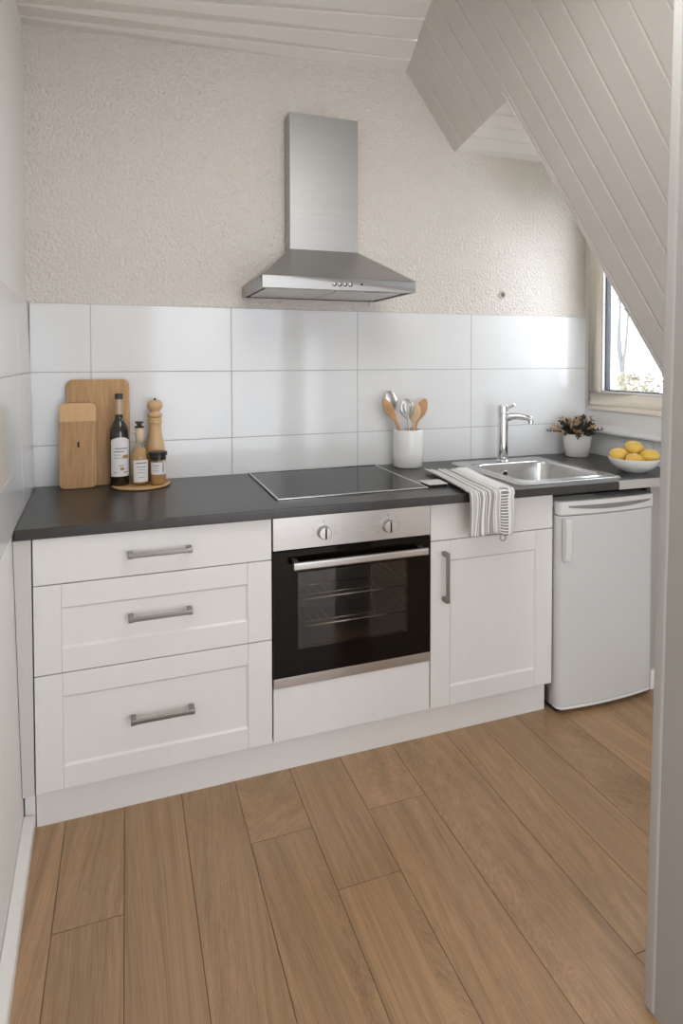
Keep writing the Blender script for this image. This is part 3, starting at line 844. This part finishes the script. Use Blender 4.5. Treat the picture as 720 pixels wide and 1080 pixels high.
# ------------------------------------------------------------------ cutting boards
def board(name, x0, x1, h, yb, lean, th, r, material, hole=None, band=None):
    """built upright at the origin, then leaned back against the wall"""
    bm = bmesh.new()
    w_ = x1-x0
    pts = rrect(-w_/2, w_/2, 0, h, r, 8)
    prism(bm, pts, 0, th, 'y')
    o = link(name, bm, [material], bevel=0.004, seg=3)
    o.location = ((x0+x1)/2, yb, ZT+0.001); o.rotation_euler = (-lean, 0, 0)
    return o
ba = board('cutting_board', 0.046, 0.284, 0.425, 0.590, 0.085, 0.018, 0.026, BOARD2)
tag(ba, 'larger pale wooden cutting board leaning on the tiles, behind the smaller one', 'cutting board')
bb = board('cutting_board', 0.024, 0.160, 0.335, 0.552, 0.10, 0.018, 0.022, BOARD)
tag(bb, 'smaller narrow wooden cutting board with a tiny slot, leaning in front of the larger board', 'cutting board')
bm = boxes((-0.0035, 0.0035, -0.0012, 0.001, 0.148, 0.170))
o = link('hanging_slot', bm, DARK, bevel=0.001); o.parent = bb; o.location = (0.001, 0, 0.012)
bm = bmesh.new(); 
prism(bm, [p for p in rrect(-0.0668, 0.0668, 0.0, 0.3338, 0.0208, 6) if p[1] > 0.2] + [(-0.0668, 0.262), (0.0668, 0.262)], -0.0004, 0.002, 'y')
o = link('lit_top_band', bm, wood('lit_band_wood', (214, 172, 124), 0.55, 'Z', 60, 0.12)); o.parent = bb  # lit top of the board above the shadow line, put into the colour

# ------------------------------------------------------------------ tray with bottles
tr = bmesh.new()
lathe(tr, [(0.0, ZT+0.001), (0.106, ZT+0.001), (0.112, ZT+0.004), (0.112, ZT+0.010), (0.107, ZT+0.012), (0.104, ZT+0.008), (0.0, ZT+0.008)], c=(0.325, 0.540), n=64)
o = link('serving_tray', tr, TRAYW, bevel=0.001)
tag(o, 'round light wooden tray under the oil bottles and pepper mill', 'tray')
TZ0 = ZT+0.0085
CAMXY = Vector((0.2694, -2.0092))
def label_patch(c, r, a_half, z0_, z1_, arch=0.0, off=0.0006, dx=0.0, n=14):
    """curved paper label on a cylinder, centred on the side that faces the room"""
    bm = bmesh.new()
    d = Vector((0.2694-c[0], -2.0-c[1])); base = math.atan2(d.y, d.x) + dx
    lo = []; hi = []
    for i in range(n+1):
        t = -1+2*i/n; a = base + a_half*t
        x, y = c[0]+(r+off)*math.cos(a), c[1]+(r+off)*math.sin(a)
        lo.append(bm.verts.new((x, y, z0_))); hi.append(bm.verts.new((x, y, z1_+arch*(1-t*t))))
    for i in range(n): bm.faces.new((lo[i], lo[i+1], hi[i+1], hi[i]))
    return bm
def prints(bm, c, r, rows, dx=0.0, off=0.0012, mi=1):
    for (a0, a1, z0_, z1_) in rows:
        d = Vector((0.2694-c[0], -2.0-c[1])); base = math.atan2(d.y, d.x)+dx
        vs = []
        for z in (z0_, z1_):
            vs.append([bm.verts.new((c[0]+(r+off)*math.cos(base+a0+(a1-a0)*k/4), c[1]+(r+off)*math.sin(base+a0+(a1-a0)*k/4), z)) for k in range(5)])
        for k in range(4): bm.faces.new((vs[0][k], vs[0][k+1], vs[1][k+1], vs[1][k])).material_index = mi
    return bm

# tall dark oil bottle
c = (0.244, 0.543); R_ = 0.0365
bt = thing('oil_bottle', 'tall dark olive oil bottle with white label and black cap on the round tray', 'bottle', (c[0], c[1], TZ0))
bm = bmesh.new()
lathe(bm, [(0.0, TZ0), (0.033, TZ0), (R_, TZ0+0.004), (R_, TZ0+0.200), (0.034, TZ0+0.222), (0.024, TZ0+0.245), (0.0165, TZ0+0.262), (0.0145, TZ0+0.280)], c=c, n=40)
link('glass_body', bm, mat('dark_bottle_glass', (30, 24, 16), 0.05, spec=0.6, coat=0.4), bt, smooth=True)
bm = bmesh.new(); lathe(bm, [(0.0145, TZ0+0.280), (0.0138, TZ0+0.30), (0.0135, TZ0+0.343)], c=c, n=30, caps=False)
link('clear_neck', bm, mat('neck_glass', (186, 160, 132), 0.12, spec=0.6), bt, smooth=True)
bm = bmesh.new(); lathe(bm, [(0.0, TZ0+0.340), (0.0150, TZ0+0.340), (0.0155, TZ0+0.343), (0.0155, TZ0+0.360), (0.014, TZ0+0.362), (0.0, TZ0+0.362)], c=c, n=24)
link('cap', bm, mat('dark_cap', (52, 50, 52), 0.4), bt, smooth=False)
lbm = label_patch(c, R_, 1.12, TZ0+0.038, TZ0+0.178, 0.014, dx=0.12); lbt = bt
prints(lbm, c, R_, [(-0.6, 0.75, TZ0+0.146, TZ0+0.150), (-0.7, 0.35, TZ0+0.134, TZ0+0.138), (-0.7, 0.0, TZ0+0.122, TZ0+0.124),
     (-0.7, 0.5, TZ0+0.110, TZ0+0.112), (-0.2, 0.3, TZ0+0.080, TZ0+0.083), (-0.7, -0.4, TZ0+0.052, TZ0+0.055), (0.3, 0.8, TZ0+0.052, TZ0+0.056)], 0.12)
prints(lbm, c, R_, [(-0.05, 0.35, TZ0+0.062, TZ0+0.074), (0.2, 0.85, TZ0+0.108, TZ0+0.122)], 0.12, mi=2)
link('label', lbm, [PAPER, PRINT, GOLD], lbt)

# clear oil dispenser
c = (0.319, 0.518); R_ = 0.037
bd = thing('oil_dispenser', 'squat clear glass bottle of pale oil with dark stopper, middle of the tray', 'bottle', (c[0], c[1], TZ0))
bm = bmesh.new()
lathe(bm, [(0.0, TZ0), (0.031, TZ0), (0.034, TZ0+0.004), (R_, TZ0+0.07), (R_, TZ0+0.105), (0.032, TZ0+0.128), (0.021, TZ0+0.152), (0.0145, TZ0+0.170), (0.0135, TZ0+0.178)], c=c, n=8)
g = link('glass_body', bm, CLEARGLASS, bd, bevel=0.004, angle=30)
bm = bmesh.new()
lathe(bm, [(0.0, TZ0+0.006), (0.030, TZ0+0.006), (0.0325, TZ0+0.07), (0.0325, TZ0+0.104), (0.029, TZ0+0.124), (0.019, TZ0+0.148), (0.0, TZ0+0.149)], c=c, n=8)
link('oil', bm, AMBER, bd, bevel=0.004, angle=30)
bm = bmesh.new()
lathe(bm, [(0.0, TZ0+0.168), (0.0150, TZ0+0.168), (0.0155, TZ0+0.19), (0.0165, TZ0+0.212), (0.0155, TZ0+0.226), (0.0, TZ0+0.226)], c=c, n=24)
tube(bm, [(c[0]-0.010, c[1]-0.006, TZ0+0.206), (c[0]-0.024, c[1]-0.012, TZ0+0.214), (c[0]-0.030, c[1]-0.014, TZ0+0.212)], [0.006, 0.005, 0.004], 8)
link('pourer', bm, mat('cream_pourer', (214, 190, 158), 0.4), bd, smooth=True)
bm = bmesh.new()
lathe(bm, [(0.0, TZ0+0.226), (0.018, TZ0+0.227), (0.019, TZ0+0.231), (0.009, TZ0+0.234), (0.010, TZ0+0.242), (0.0165, TZ0+0.246), (0.0165, TZ0+0.251), (0.0, TZ0+0.252)], c=c, n=24)
link('stopper', bm, mat('stopper_brown', (74, 60, 48), 0.4, metal=0.3), bd, smooth=False)
# flat label on the front facet
lbm = label_patch(c, R_, 0.80, TZ0+0.016, TZ0+0.102, dx=0.15); lbt = bd
prints(lbm, c, R_, [(-0.55, 0.55, TZ0+0.088, TZ0+0.093), (-0.45, 0.5, TZ0+0.074, TZ0+0.077), (-0.3, 0.35, TZ0+0.063, TZ0+0.065), (-0.35, 0.35, TZ0+0.052, TZ0+0.054), (-0.3, 0.3, TZ0+0.034, TZ0+0.036)], 0.15)
link('label', lbm, [PAPER, PRINT, GOLD], lbt)

# pepper mill
c = (0.382, 0.594)
pm = thing('pepper_mill', 'tall turned wooden pepper mill at the back right of the round tray', 'pepper mill', (c[0], c[1], TZ0))
prof = [(0.0, 0), (0.033, 0), (0.034, 0.006), (0.033, 0.05), (0.034, 0.075), (0.0385, 0.095), (0.0395, 0.115), (0.037, 0.140), (0.031, 0.165), (0.0265, 0.190), (0.0245, 0.222), (0.0250, 0.232)]
bm = bmesh.new(); lathe(bm, [(r, TZ0+z) for r, z in prof] + [(0.0275, TZ0+0.236), (0.0275, TZ0+0.243), (0.0255, TZ0+0.246), (0.0275, TZ0+0.249), (0.0275, TZ0+0.257), (0.0, TZ0+0.258)], c=c, n=40)
link('mill_body', bm, MILLW, pm, smooth=True)
bm = bmesh.new(); lathe(bm, [(0.0, TZ0+0.258), (0.024, TZ0+0.258), (0.029, TZ0+0.266), (0.027, TZ0+0.274), (0.018, TZ0+0.281), (0.020, TZ0+0.286), (0.029, TZ0+0.297), (0.031, TZ0+0.309), (0.028, TZ0+0.321), (0.018, TZ0+0.328), (0.0, TZ0+0.330)], c=c, n=36)
mh = link('mill_head', bm, MILLW, pm, smooth=True)
bm = bmesh.new(); lathe(bm, [(0.0, TZ0+0.328), (0.004, TZ0+0.328), (0.0045, TZ0+0.334), (0.003, TZ0+0.338), (0.0, TZ0+0.338)], c=c, n=14)
link('top_nut', bm, DARK, mh, smooth=True)

# spice jar
c = (0.389, 0.507); R_ = 0.030
sj = thing('spice_jar', 'small glass spice jar with black lid and white label, in front of the pepper mill', 'jar', (c[0], c[1], TZ0))
bm = bmesh.new(); lathe(bm, [(0.0, TZ0), (0.028, TZ0), (R_, TZ0+0.003), (R_, TZ0+0.098), (0.027, TZ0+0.104)], c=c, n=32)
link('glass_body', bm, CLEARGLASS, sj, smooth=True)
bm = bmesh.new(); lathe(bm, [(0.0, TZ0+0.003), (0.0275, TZ0+0.003), (0.0275, TZ0+0.045), (0.0, TZ0+0.046)], c=c, n=32)
link('spice', bm, mat('ground_spice', (190, 146, 96), 0.9, noise=(200, 200, 200), var=0.15), sj)
bm = bmesh.new(); lathe(bm, [(0.0, TZ0+0.098), (0.0305, TZ0+0.098), (0.0305, TZ0+0.114), (0.035, TZ0+0.115), (0.0355, TZ0+0.128), (0.033, TZ0+0.130), (0.0, TZ0+0.130)], c=c, n=36)
link('lid', bm, mat('black_lid', (26, 25, 25), 0.35), sj)
lbm = label_patch(c, R_, 1.15, TZ0+0.042, TZ0+0.090, dx=0.05); lbt = sj
prints(lbm, c, R_, [(-0.7, 0.1, TZ0+0.076, TZ0+0.079), (-0.6, 0.0, TZ0+0.066, TZ0+0.068), (-0.7, 0.0, TZ0+0.056, TZ0+0.058), (0.5, 0.7, TZ0+0.05, TZ0+0.088)], 0.05)
link('label', lbm, [PAPER, PRINT, GOLD], lbt)

# ------------------------------------------------------------------ utensil crock
c = (1.520, 0.572)
bm = bmesh.new()
z = ZT+0.0005
lathe(bm, [(0.0, z), (0.066, z), (0.070, z+0.004), (0.0715, z+0.06), (0.0715, z+0.11), (0.069, z+0.170), (0.0675, z+0.175), (0.066, z+0.174), (0.0655, z+0.12), (0.0655, z+0.010), (0.0, z+0.008)], c=c, n=56)
o = link('utensil_crock', bm, CERAMIC, smooth=True)
tag(o, 'white ceramic crock holding cooking spoons, right of the cooktop', 'utensil holder')
def spoon(name, base, tip, hl, hw, hr, material, thick=0.005, cup=0.006, slots=0, narrow=0.35, label='', metal_handle=False, turn=0.0):
    """utensil from base to tip; head of length hl and half width hw at the tip, facing the room"""
    p0, p1 = Vector(base), Vector(tip); ax = (p1-p0).normalized(); L_ = (p1-p0).length
    side = ax.cross(Vector((0, 1, 0))).normalized(); side = (Matrix.Rotation(turn, 3, ax) @ side); nrm_ = side.cross(ax)
    t = thing(name, label, 'cooking utensil', base)
    bm = bmesh.new()
    pts = [p0 + ax*(L_-hl)*i/6 for i in range(7)] + [p1-ax*hl*0.8]
    tube(bm, pts, [hr*0.8]*2 + [hr]*4 + [hr*0.9, hr*0.6], 10)
    link('handle', bm, material, t, smooth=True)
    bm = bmesh.new()
    nU, nV = 18, 15
    grid = {}
    for i in range(nU+1):
        s = i/nU
        wv = hw*math.sin(PI*min(1, max(0, (s*0.93+0.035))))**0.6 if s > 0.5 else hw*(narrow*0.6+(1-narrow*0.6)*math.sin(PI*(s*0.93+0.035))**1.3)
        if i == nU: wv = hw*0.22
        for j in range(nV+1):
            q = -1+2*j/nV
            p = p1-ax*hl*(1-s) + side*wv*q
            dep = cup*math.sin(PI*s)*(1-q*q)
            grid[i, j] = p + nrm_*(-dep)
    V = {}
    for k, o_ in ((0, -thick/2), (1, thick/2)):
        for key, p in grid.items(): V[key+(k,)] = bm.verts.new(p+nrm_*o_)
    hole = lambda i, j: slots and 4 <= i <= nU-5 and j in (3, 7, 11)
    for i in range(nU):
        for j in range(nV):
            if hole(i, j): continue
            for k in (0, 1): bm.faces.new((V[i, j, k], V[i+1, j, k], V[i+1, j+1, k], V[i, j+1, k]))
            for (di, dj, e0, e1) in ((-1, 0, (i, j), (i, j+1)), (1, 0, (i+1, j), (i+1, j+1)), (0, -1, (i, j), (i+1, j)), (0, 1, (i, j+1), (i+1, j+1))):
                ii, jj = i+di, j+dj
                if ii < 0 or jj < 0 or ii >= nU or jj >= nV or hole(ii, jj):
                    bm.faces.new((V[e0+(0,)], V[e1+(0,)], V[e1+(1,)], V[e0+(1,)]))
    link('head', bm, material, t, smooth=True)
    return t
zb = ZT+0.03
UT = [
 ('slotted_spoon', (1.525, 0.536, zb), (1.492, 0.534, 1.236), 0.095, 0.036, 0.0050, STEEL, 0.002, 0.006, 1, 0.3, 'steel slotted spoon, front middle of the white crock', 0.0),
 ('serving_spoon', (1.525, 0.612, zb), (1.440, 0.612, 1.268), 0.095, 0.034, 0.0050, STEEL, 0.002, 0.008, 0, 0.3, 'steel serving spoon standing behind the slotted spoon', 0.1),
 ('wooden_spatula', (1.560, 0.568, zb), (1.392, 0.566, 1.236), 0.110, 0.024, 0.0065, SPOONW, 0.005, 0.005, 1, 0.5, 'slotted wooden spatula leaning out farthest left in the crock', 0.25),
 ('wooden_spoon', (1.550, 0.583, zb), (1.430, 0.583, 1.210), 0.085, 0.015, 0.0060, SPOONW, 0.005, 0.005, 0, 0.6, 'narrow wooden spoon right beside the slotted wooden spatula', 0.5),
 ('wooden_spoon', (1.530, 0.552, zb), (1.548, 0.552, 1.215), 0.090, 0.031, 0.0070, SPOONW2, 0.006, 0.006, 0, 0.4, 'pale wooden spoon, second from the right in the crock', 0.0),
 ('wooden_spoon', (1.510, 0.598, zb), (1.625, 0.597, 1.230), 0.110, 0.027, 0.0070, SPOONW, 0.006, 0.006, 0, 0.4, 'brown wooden spoon leaning out to the right of the crock', 0.0),
]
for u in UT:
    spoon(u[0], u[1], u[2], u[3], u[4], u[5], u[6], u[7], u[8], u[9], u[10], u[11], turn=u[12])

# ------------------------------------------------------------------ striped tea towel
def towel():
    P0, P1 = Vector((1.510, 0.388)), Vector((1.712, 0.360))      # far end, left and right
    Q0, Q1 = Vector((1.462, -0.058)), Vector((1.652, -0.062))    # at the worktop edge
    nU, nA, nB = 40, 22, 20
    bm = bmesh.new(); uv = bm.loops.layers.uv.new('UVMap')
    grid = []
    for j in range(nA+nB+5):
        row = []
        for i in range(nU+1):
            u = i/nU
            rip = 0.0022*math.sin(u*PI*2*6.5+0.4) + 0.0015*math.sin(u*23+j*0.15)
            if j <= nA:
                t = j/nA
                a = P0.lerp(P1, u); b = Q0.lerp(Q1, u)
                p = a.lerp(b, t)
                # settle the straight towel end into a gentle slant
                x, y = p.x + 0.004*math.sin(t*5+u*2), p.y + (1-t)*0.012*math.sin(u*PI*6)
                y = max(y, -0.075)
                zz = ZT + 0.011 + rip*0.9 + 0.004*math.exp(-((u-0.9)/0.1)**2)
                if t > 0.93: zz -= 0.002
                v = t*0.46
            elif j <= nA+4:
                k = (j-nA)/4; ang = k*PI/2
                b = Q0.lerp(Q1, u)
                x, y = b.x, b.y - 0.010*math.sin(ang)-rip*k
                zz = ZT + 0.009 + rip*(1-k) - 0.012*(1-math.cos(ang)); v = 0.46+0.015*k
            else:
                t = (j-nA-4)/nB
                b = Q0.lerp(Q1, u)
                x = b.x + 0.003*math.sin(t*4+u*5) + (0.5-u)*0.006*t
                y = b.y - 0.010 - rip*(1+0.8*t) + 0.010*t*0.6
                zz = ZT - 0.003 - t*(0.148 + 0.006*math.sin(u*9)+0.008*u); v = 0.475+t*0.17
            row.append((bm.verts.new((x, y, zz)), (u, v)))
        grid.append(row)
    for a, b in zip(grid, grid[1:]):
        for i in range(nU):
            q = (a[i], a[i+1], b[i+1], b[i]); f = bm.faces.new([t[0] for t in q])
            for l, t in zip(f.loops, q): l[uv].uv = t[1]
    M = bpy.data.materials.new('striped_linen'); M.use_nodes = True; nt = M.node_tree; b = nt.nodes['Principled BSDF']
    b.inputs['Roughness'].default_value = 0.9; b.inputs['Specular IOR Level'].default_value = 0.1
    uvn = nt.nodes.new('ShaderNodeUVMap'); uvn.uv_map = 'UVMap'; sp = nt.nodes.new('ShaderNodeSeparateXYZ'); nt.links.new(uvn.outputs[0], sp.inputs[0])
    r1 = nt.nodes.new('ShaderNodeValToRGB'); r1.color_ramp.interpolation = 'CONSTANT'
    W_, Gm, Gl = lin((242, 241, 239)), lin((170, 167, 163)), lin((200, 198, 194))
    stops = [(0, Gm), (.03, W_), (.055, Gm), (.085, W_), (.10, Gl), (.145, W_), (.165, Gm), (.185, W_), (.20, Gm), (.29, W_), (.325, Gm), (.345, W_), (.36, Gm), (.43, W_),
             (.46, Gm), (.545, W_), (.575, Gl), (.60, W_), (.62, Gl), (.66, W_), (.90, W_), (.935, Gl), (.955, W_)]
    el = r1.color_ramp.elements
    el[0].position = 0; el[0].color = stops[0][1]; el[1].position = stops[1][0]; el[1].color = stops[1][1]
    for p, cc in stops[2:]: e = el.new(p); e.color = cc
    nt.links.new(sp.outputs['X'], r1.inputs[0])
    # ladder band of cross stripes
    mod = nt.nodes.new('ShaderNodeMath'); mod.operation = 'FRACT'; mul = nt.nodes.new('ShaderNodeMath'); mul.operation = 'MULTIPLY'; mul.inputs[1].default_value = 82
    nt.links.new(sp.outputs['Y'], mul.inputs[0]); nt.links.new(mul.outputs[0], mod.inputs[0])
    gt = nt.nodes.new('ShaderNodeMath'); gt.operation = 'GREATER_THAN'; gt.inputs[1].default_value = 0.45; nt.links.new(mod.outputs[0], gt.inputs[0])
    m1 = nt.nodes.new('ShaderNodeMath'); m1.operation = 'GREATER_THAN'; m1.inputs[1].default_value = 0.69; nt.links.new(sp.outputs['X'], m1.inputs[0])
    m2 = nt.nodes.new('ShaderNodeMath'); m2.operation = 'LESS_THAN'; m2.inputs[1].default_value = 0.89; nt.links.new(sp.outputs['X'], m2.inputs[0])
    a1 = nt.nodes.new('ShaderNodeMath'); a1.operation = 'MULTIPLY'; nt.links.new(m1.outputs[0], a1.inputs[0]); nt.links.new(m2.outputs[0], a1.inputs[1])
    m3 = nt.nodes.new('ShaderNodeMath'); m3.operation = 'GREATER_THAN'; m3.inputs[1].default_value = 0.445; nt.links.new(sp.outputs['Y'], m3.inputs[0])
    a3 = nt.nodes.new('ShaderNodeMath'); a3.operation = 'MULTIPLY'; nt.links.new(a1.outputs[0], a3.inputs[0]); nt.links.new(m3.outputs[0], a3.inputs[1])
    a2 = nt.nodes.new('ShaderNodeMath'); a2.operation = 'MULTIPLY'; nt.links.new(a3.outputs[0], a2.inputs[0]); nt.links.new(gt.outputs[0], a2.inputs[1])
    mx = nt.nodes.new('ShaderNodeMixRGB'); nt.links.new(a2.outputs[0], mx.inputs[0]); nt.links.new(r1.outputs[0], mx.inputs[1]); mx.inputs[2].default_value = lin((140, 137, 131))
    nt.links.new(mx.outputs[0], b.inputs['Base Color'])
    o = link('tea_towel', bm, M, smooth=True)
    sol = o.modifiers.new('solid', 'SOLIDIFY'); sol.thickness = 0.0045; sol.offset = 1
    tag(o, 'folded grey and white striped tea towel draped over the worktop edge beside the sink', 'towel')
    bm = bmesh.new(); tube(bm, spline([(1.612, -0.066, 0.758), (1.620, -0.068, 0.742), (1.608, -0.069, 0.732), (1.596, -0.068, 0.742), (1.603, -0.066, 0.758)], 5), 0.0028, 6)
    link('hanging_loop', bm, mat('loop_tape', (170, 166, 160), 0.9), o, smooth=True)
towel()

# ------------------------------------------------------------------ potted plant
c = (2.475, 0.540)
pt = thing('potted_plant', 'small leafy plant with tan tips in a white pot, in the worktop corner', 'plant', (c[0], c[1], ZT))
bm = bmesh.new(); z = ZT+0.0005
lathe(bm, [(0.0, z), (0.052, z), (0.057, z+0.004), (0.066, z+0.06), (0.0705, z+0.113), (0.071, z+0.118), (0.0675, z+0.118), (0.063, z+0.06), (0.056, z+0.02), (0.0, z+0.018)], c=c, n=48)
link('pot', bm, CERAMIC, pt, smooth=True)
bm = bmesh.new(); lathe(bm, [(0.0, z+0.098), (0.066, z+0.098), (0.0, z+0.104)], c=c, n=24, caps=False); link('soil', bm, mat('dark_soil', (58, 50, 42), 0.95), pt)
rnd = random.Random(11)
leafd = bmesh.new(); leaft = bmesh.new(); stems = bmesh.new()
def leaf(bm, p, d, L_, w_):
    d = d.normalized(); s = d.cross(Vector((rnd.uniform(-1, 1), rnd.uniform(-1, 1), rnd.uniform(-1, 1)))).normalized(); n_ = d.cross(s)
    a = bm.verts.new(p); e = bm.verts.new(p+d*L_)
    m1_ = bm.verts.new(p+d*L_*0.5+s*w_); m2_ = bm.verts.new(p+d*L_*0.5-s*w_); k = bm.verts.new(p+d*L_*0.5+n_*w_*0.4)
    for q in ((a, m1_, k), (a, k, m2_), (e, k, m1_), (e, m2_, k)): bm.faces.new(q)
for i in range(120):
    az = rnd.uniform(0, 2*PI); el_ = rnd.uniform(0.02, 1.35); L_ = rnd.uniform(0.065, 0.125)*(1.05 if el_ < 0.5 else 0.80)
    d = Vector((math.cos(az)*math.cos(el_), math.sin(az)*math.cos(el_)*0.8, math.sin(el_)))
    b0 = Vector((c[0]+rnd.uniform(-1, 1)*0.045, c[1]+rnd.uniform(-1, 1)*0.04, z+0.100))
    pts = [b0, b0+d*L_*0.5+Vector((0, 0, 0.012)), b0+d*L_+Vector((0, 0, 0.008))]
    if pts[-1].y > 0.645 or pts[-1].x > 2.60: continue
    pts = spline(pts, 4)
    tube(stems, pts, 0.0010, 4)
    tan = rnd.random() < 0.40
    for k, p in enumerate(pts[2:]):
        for _ in range(4):
            dd = (d + Vector((rnd.uniform(-1, 1), rnd.uniform(-1, 1), rnd.uniform(-0.5, 1)))*0.9)
            tt = tan and k > 2
            q = p+dd.normalized()*0.014
            if q.y > 0.652 or q.x > 2.615: continue
            leaf(leaft if tt else leafd, p, dd, rnd.uniform(0.014, 0.024), rnd.uniform(0.0035, 0.0055))
link('stems', stems, mat('dark_stem', (62, 56, 46), 0.8), pt)
o = link('leaves', leafd, mat('dark_leaf', (66, 66, 60), 0.6), pt); o['kind'] = 'stuff'
o = link('leaf_tips', leaft, mat('tan_leaf', (206, 172, 134), 0.7), pt); o['kind'] = 'stuff'; o['label'] = 'tan coloured leaf tips'

# ------------------------------------------------------------------ fruit bowl and lemons
c = (2.415, 0.106)
bm = bmesh.new()
lathe(bm, [(0.0, z), (0.048, z), (0.051, z+0.004), (0.080, z+0.018), (0.099, z+0.038), (0.1085, z+0.060), (0.109, z+0.063), (0.106, z+0.063), (0.095, z+0.040), (0.076, z+0.022), (0.045, z+0.010), (0.0, z+0.008)], c=c, n=64)
o = link('fruit_bowl', bm, CERAMIC, smooth=True)
tag(o, 'wide white bowl holding four lemons on the right end of the worktop', 'bowl')
LEM = mat('lemon_peel', (232, 192, 92), 0.38, spec=0.4, bump=(260, 0.25, 0.001, (1, 1, 1)), noise=(25, 25, 25), var=0.04)
def lemon(name, loc, rot, s, label):
    bm = bmesh.new(); n = 20; prof = []
    for i in range(n+1):
        t = i/n; a = PI*t; r = 0.031*math.sin(a)**0.85; zz = -0.040*math.cos(a)
        if t > 0.9: r = max(r*0.9, 0.0045*(1-t)/0.1+0.0005); zz += 0.004*(t-0.9)/0.1
        prof.append((r, zz))
    lathe(bm, prof, n=28)
    o = link(name, bm, LEM, smooth=True); o.rotation_euler = rot; o.location = loc; o.scale = (s, s, s)
    bm = bmesh.new(); lathe(bm, [(0.0, -0.0415), (0.0042, -0.041), (0.005, -0.0385), (0.0, -0.038)], n=10)
    k = link('stem_end', bm, mat('lemon_stem', (136, 112, 60), 0.8)); k.parent = o
    tag(o, label, 'lemon', 'lemons in the white bowl'); return o
lemon('lemon', (2.369, 0.149, ZT+0.070), (0, PI/2, -0.5), 1.0, 'leftmost of the lemons in the white bowl')
lemon('lemon', (2.440, 0.132, ZT+0.101), (0.2, PI/2+0.1, -0.6), 1.0, 'rear lemon resting highest in the white bowl')
lemon('lemon', (2.391, 0.080, ZT+0.057), (0, PI/2, -0.8), 0.92, 'lowest lemon at the front middle of the white bowl')
lemon('lemon', (2.459, 0.063, ZT+0.072), (0.1, PI/2-0.1, -0.8), 1.0, 'rightmost lemon with its pointed end out, in the white bowl')

# ------------------------------------------------------------------ outside
bm = bmesh.new(); quad(bm, [(3.5, -30, -3.2), (60, -30, -3.2), (60, 40, -3.2), (3.5, 40, -3.2)])
g = struct(link('ground', bm, mat('pale_ground', (214, 212, 206), 0.95, noise=(0.4, 0.4, 0.4), var=0.06)))
def tree(loc, h, seed, label):
    rn = random.Random(seed); bm = bmesh.new(); tw = bmesh.new()
    def br(bm_, p, d, L_, r, lev):
        pts = [p]; dd = d.normalized(); q = p
        for i in range(5):
            dd = (dd + Vector((rn.uniform(-1, 1), rn.uniform(-1, 1), rn.uniform(-0.3, 0.6)))*0.16).normalized(); q = q+dd*L_/5; pts.append(q)
        tube(bm_, pts, [r*(1-0.12*i) for i in range(6)], 6)
        if lev > 0:
            for i in range(2, 6):
                for _ in range(2 if lev > 1 else 1):
                    a = rn.uniform(0, 2*PI); nd = (dd*0.8+Vector((math.cos(a), math.sin(a), 0.35))*0.8)
                    br(tw, pts[i], nd, L_*rn.uniform(0.45, 0.65), r*0.42, lev-1)
    br(bm, Vector((0, 0, -0.05)), Vector((0, 0, 1)), h, h*0.011, 3)
    t = thing('bare_tree', label, 'tree', loc)
    for nm, b_ in (('trunk', bm), ('branches', tw)):
        o = link(nm, b_, mat('dark_bark', (124, 122, 120), 0.9)); o.parent = t
tree((10.0, 7.75, -3.2), 7.4, 5, 'bare leafless tree outside the window, further left')
tree((15.5, 12.2, -3.2), 8.2, 9, 'bare leafless tree outside the window, further right')
rn = random.Random(4); bm = bmesh.new()
SX, SY = 7.0, 4.75
for i in range(420):
    p = Vector((SX+rn.uniform(-.3, .3), SY+rn.uniform(-.45, .45), 1.02+rn.uniform(-.22, .16)))
    s_ = rn.uniform(0.03, 0.07)
    quad(bm, [p, p+Vector((rn.uniform(-s_, s_), s_, rn.uniform(0, s_))), p+Vector((rn.uniform(-s_, s_), s_*0.4, s_)), p+Vector((0, -s_*0.4, s_*0.7))])
for k in range(9): tube(bm, [(SX+rn.uniform(-.1, .1), SY+rn.uniform(-.1, .1), -3.2), (SX+rn.uniform(-.2, .2), SY+rn.uniform(-.4, .4), 1.0)], 0.015, 5)
sh = link('tall_shrub', bm, mat('ochre_leaf', (150, 143, 124), 0.9)); tag(sh, 'yellowish tall shrub outside, just above the window\'s bottom edge', 'shrub')
